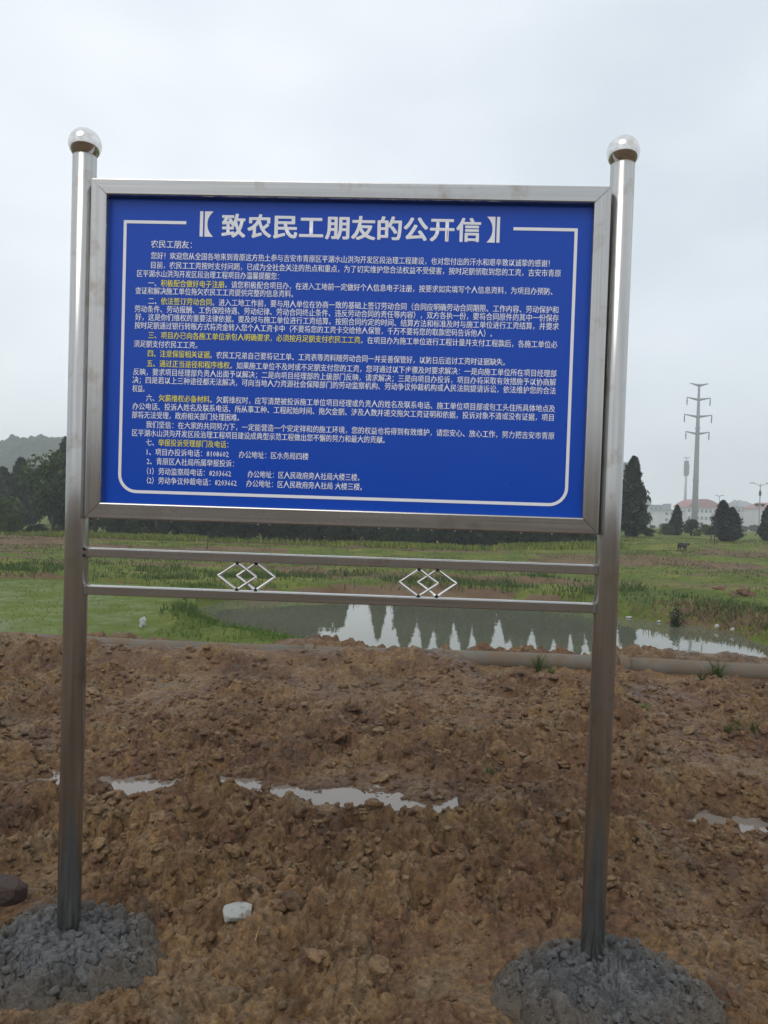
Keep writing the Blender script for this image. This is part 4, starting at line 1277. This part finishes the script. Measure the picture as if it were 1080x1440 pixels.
# ------------------------------------------------------------------ animal in the far field
def buffalo(pxx, pyy):
    p = at_z(pxx, pyy, -.42)
    z = gz1(p[0], p[1])
    e_ = empty('buffalo', (p[0], p[1], z), math.radians(28)); prop(e_, 'small dark animal standing in the far field', 'animal')
    e_.scale = (.42, .42, .42)
    J = {'rump': (-.62, 0, .82, .25), 'loin': (-.25, 0, .86, .27), 'chest': (.22, 0, .82, .29), 'sh': (.45, 0, .88, .22), 'neck': (.70, 0, .90, .15),
         'poll': (.92, 0, .98, .115), 'muz': (1.18, 0, .80, .075), 'tail0': (-.84, 0, .90, .04), 'tail1': (-.93, 0, .45, .022)}
    E_ = [('rump', 'loin'), ('loin', 'chest'), ('chest', 'sh'), ('sh', 'neck'), ('neck', 'poll'), ('poll', 'muz'), ('rump', 'tail0'), ('tail0', 'tail1')]
    for s, n in ((-1, 'a'), (1, 'b')):
        J['hip'+n] = (-.60, .15*s, .62, .15); J['stf'+n] = (-.50, .17*s, .48, .10); J['hok'+n] = (-.68, .17*s, .30, .055); J['hf'+n] = (-.64, .17*s, .03, .06)
        E_ += [('rump', 'hip'+n), ('hip'+n, 'stf'+n), ('stf'+n, 'hok'+n), ('hok'+n, 'hf'+n)]
        J['elb'+n] = (.32, .16*s, .55, .10); J['kne'+n] = (.36, .16*s, .29, .06); J['ff'+n] = (.35, .16*s, .03, .06)
        E_ += [('chest', 'elb'+n), ('elb'+n, 'kne'+n), ('kne'+n, 'ff'+n)]
        J['ear'+n] = (.84, .24*s, .98, .03); E_ += [('poll', 'ear'+n)]
    ks = list(J)
    me = bpy.data.meshes.new('body'); me.from_pydata([J[k][:3] for k in ks], [(ks.index(a), ks.index(b)) for a, b in E_], [])
    o = link('body', me, mat('dark_hide', (0.022, 0.02, 0.019), .7), e_)
    sk = o.modifiers.new('skin', 'SKIN'); sub = o.modifiers.new('sub', 'SUBSURF'); sub.levels = sub.render_levels = 1
    for v, k in zip(me.skin_vertices[0].data, ks): v.radius = (J[k][3], J[k][3]); v.use_root = (k == 'loin')
    hm = mat('horn', (.16, .15, .13), .5)
    for s in (-1, 1):
        pts = [(.90, .07*s, 1.05), (.84, .24*s, 1.10), (.72, .36*s, 1.20), (.60, .34*s, 1.30)]
        link('horn', tube_mesh('horn', pts, [.04, .035, .025, .008], 8), hm, e_)
buffalo(960, 780)

# ------------------------------------------------------------------ pylon, mast, lamps, buildings
def base_at(pxx, D):
    p = at_depth(pxx, 720, D); return p, gz1(p[0], p[1])

p, z = base_at(977, 235)
top = at_depth(982, 540, 235)[2]; Hp = top-z
py = empty('power_pylon', (p[0], p[1], z), math.radians(4)); prop(py, 'grey tubular steel power pylon with four pairs of arms', 'pylon')
link('pole', tube_mesh('pole', [(0, 0, -.5), (0, 0, Hp*.35), (0, 0, Hp*.7), (0, 0, Hp)], [1.0, .82, .58, .30], 20), M['pylon'], py, smooth=True)
for zf in (.35, .70):
    link('pole_flange', tube_mesh('pole_flange', [(0, 0, Hp*zf-.2), (0, 0, Hp*zf+.2)], [(1.0-.55*zf)+.15]*2, 20), M['pylon'], py)
k = 235/F
for (yy, hw_, ins) in ((540, 13, 0), (560, 17, 1), (584, 20, 1), (608, 17, 1)):
    zz_ = at_depth(981, yy, 235)[2]-z
    for s in (-1, 1):
        L_ = hw_*k*s
        arm = link('cross_arm', tube_mesh('cross_arm', [(0, 0, zz_-.55), (L_*.5, 0, zz_-.2), (L_, 0, zz_+.15)], [.42, .27, .14], 8), M['pylon'], py, smooth=True)
        if ins:
            link('insulator', tube_mesh('insulator', [(L_*.97, 0, zz_+.1), (L_*.97, 0, zz_-.9), (L_*.96, 0, zz_-2.3)], [.10, .20, .16], 8), M['insulator'], arm)
p, z = base_at(963, 330)
Hm = at_depth(964, 643, 330)[2]-z
ms = empty('telecom_mast', (p[0], p[1], z)); prop(ms, 'pale slender telecom mast with an antenna drum left of the pylon', 'mast')
link('mast_pole', tube_mesh('mast_pole', [(0, 0, -.5), (0, 0, Hm*.6), (0, 0, Hm)], [.75, .5, .28], 14), M['tower'], ms, smooth=True)
link('antenna_drum', tube_mesh('antenna_drum', [(0, 0, Hm-8.2), (0, 0, Hm-1.6)], [.95, .95], 16), M['pylon'], ms, smooth=False)
for a in range(3):
    t = a*2.1
    link('antenna', tube_mesh('antenna', [(1.1*math.cos(t), 1.1*math.sin(t), Hm-7.5), (1.1*math.cos(t), 1.1*math.sin(t), Hm-3)], [.22, .22], 8), M['pylon'], ms)
link('top_bar', tube_mesh('top_bar', [(-1.3, 0, Hm-.3), (1.3, 0, Hm-.1)], [.16, .16], 8), M['pylon'], ms)

def lamp(label, pxx, ytop, D, big):
    p, z = base_at(pxx, D); Hl = at_depth(pxx, ytop, D)[2]-z
    e_ = empty('street_lamp', (p[0], p[1], z)); prop(e_, label, 'street lamp', 'street lamps before the far buildings')
    link('lamp_pole', tube_mesh('lamp_pole', [(0, 0, -.3), (0, 0, Hl*.5), (0, 0, Hl)], [.13, .10, .07], 10), M['lamp_metal'], e_)
    for s in (-1, 1):
        w_ = 1.5 if big else .7
        a = link('lamp_arm', tube_mesh('lamp_arm', [(0, 0, Hl-.5), (s*w_*.5, 0, Hl-.05), (s*w_, 0, Hl+.05)], [.06, .05, .04], 8), M['lamp_metal'], e_)
        bm = bmesh.new(); box_bm(bm, s*w_-.42, s*w_+.42, -.14, .14, Hl, Hl+.16, .05)
        link('lamp_head', bm_mesh('lamp_head', bm), M['lamp_metal'], a)
        if big:
            a = link('lower_arm', tube_mesh('lower_arm', [(0, 0, Hl-4.4), (s*.55, 0, Hl-4.2)], [.05, .05], 8), M['lamp_metal'], e_)
            bm = bmesh.new(); bmesh.ops.create_cone(bm, segments=12, radius1=.22, radius2=.5, depth=.5, cap_ends=True)
            h = link('lower_lamp', bm_mesh('lower_lamp', bm), M['lamp_dark'], a); h.location = (s*.55, 0, Hl-4.0)
    if big:
        bm = bmesh.new(); bmesh.ops.create_uvsphere(bm, u_segments=12, v_segments=8, radius=.24)
        for v in bm.verts: v.co.z *= 2.6
        h = link('pole_finial', bm_mesh('pole_finial', bm), M['lamp_dark'], e_); h.location = (0, 0, Hl-1.8)
lamp('tall two armed street lamp with two dark lower lamps at the right picture edge', 1068, 680, 140, True)
lamp('small hazy street lamp above the red roof', 1011, 697, 190, False)
lamp('small hazy street lamp right of the stout cypress pair', 1036, 704, 190, False)

WIN = {}
def building(label, x0, x1, ytop, D, wall, roofkind, floors, bays, roofm, depth=14):
    pa, pb = at_depth(x0, 720, D), at_depth(x1, 720, D)
    z = min(gz1(*pa[:2]), gz1(*pb[:2])) - .3
    Hb = at_depth((x0+x1)/2, ytop, D)[2]-z
    Wd = float(np.linalg.norm(pb[:2]-pa[:2]))
    e_ = empty('building', ((pa[0]+pb[0])/2, (pa[1]+pb[1])/2, z), math.atan2(pb[1]-pa[1], pb[0]-pa[0])); prop(e_, label, 'building')
    bm = bmesh.new(); box_bm(bm, -Wd/2, Wd/2, 0, depth, 0, Hb); link('wall', bm_mesh('wall', bm), wall, e_)
    bm = bmesh.new(); o_ = .5
    if roofkind == 'hip':
        v = [bm.verts.new(c) for c in ((-Wd/2-o_, -o_, Hb), (Wd/2+o_, -o_, Hb), (Wd/2+o_, depth+o_, Hb), (-Wd/2-o_, depth+o_, Hb), (-Wd*.3, depth*.5, Hb+2.6), (Wd*.3, depth*.5, Hb+2.6))]
        for f in ((0, 1, 5, 4), (1, 2, 5), (2, 3, 4, 5), (3, 0, 4), (3, 2, 1, 0)): bm.faces.new([v[i] for i in f])
    elif roofkind == 'arch':
        n = 14; ra, rb = [], []
        for i in range(n+1):
            x = -Wd/2-o_+(Wd+2*o_)*i/n; h = Hb+3.6*math.sin(math.pi*i/n)**.8
            ra.append(bm.verts.new((x, -o_, h))); rb.append(bm.verts.new((x, depth+o_, h)))
        for i in range(n): bm.faces.new((ra[i], ra[i+1], rb[i+1], rb[i]))
        bm.faces.new(ra); bm.faces.new(rb)
    else:
        box_bm(bm, -Wd/2-.4, Wd/2+.4, -.4, depth+.4, Hb+.003, Hb+.7)
        box_bm(bm, -Wd*.2, Wd*.05, depth*.3, depth*.6, Hb+.703, Hb+3.0)
    bmesh.ops.recalc_face_normals(bm, faces=bm.faces[:])
    link('roof', bm_mesh('roof', bm), roofm, e_)
    fh = Hb/floors; bw = Wd/bays
    key = (round(fh, 1), round(bw, 1))
    for kind, dy in (('f', -.08), ('g', -.14)): pass
    bm = bmesh.new(); box_bm(bm, -bw*.33, bw*.33, -.12, .05, -fh*.27, fh*.27); fme = bm_mesh('window', bm)
    bm = bmesh.new(); box_bm(bm, -bw*.27, bw*.27, -.17, .0, -fh*.22, fh*.22); gme = bm_mesh('pane', bm)
    fme.materials.append(M['white_wall']); gme.materials.append(M['glass'])
    for i in range(floors):
        for j in range(bays):
            w_ = link('window', fme, None, e_); w_.location = (-Wd/2+bw*(j+.5), 0, fh*(i+.55))
            link('pane', gme, None, w_)
building('pale grey blue block right of the tallest cypress', 906, 932, 712, 330, M['blue_wall'], 'flat', 4, 4, M['grey_roof'])
building('low pale house with a grey top between cypress and mast', 934, 962, 719, 300, M['white_wall'], 'flat', 3, 4, M['grey_roof'])
building('white building under an arched red roof behind the pylon', 966, 1014, 714, 310, M['white_wall'], 'arch', 3, 8, M['red_roof'])
building('pinkish white block with a grey roof behind the street lamp', 1036, 1066, 713, 320, M['pink_wall'], 'hip', 3, 5, M['grey_roof'])
building('pale block with a red roof at the right picture edge', 1069, 1110, 716, 300, M['white_wall'], 'hip', 3, 5, M['red_roof'])
building('small pale house seen behind the leafy tree at the right post', 862, 880, 655, 150, M['white_wall'], 'flat', 4, 2, M['grey_roof'], 8)

# ------------------------------------------------------------------ haze
bm = bmesh.new(); box_bm(bm, -720, 720, -110, 760, -9, 62)
hm = bpy.data.materials.new('haze_air'); hm.use_nodes = True
t = hm.node_tree; t.nodes.clear()
pv = t.nodes.new('ShaderNodeVolumePrincipled'); pv.inputs['Color'].default_value = (0.90, 0.94, 1.0, 1)
pv.inputs['Density'].default_value = 0.0015; pv.inputs['Anisotropy'].default_value = 0.1
ou = t.nodes.new('ShaderNodeOutputMaterial'); t.links.new(pv.outputs[0], ou.inputs['Volume'])
hz_ = link('haze', bm_mesh('haze', bm), hm); prop(hz_, kind='stuff')
hz_['label'] = 'thin grey morning haze over the fields'; hz_['category'] = 'haze'
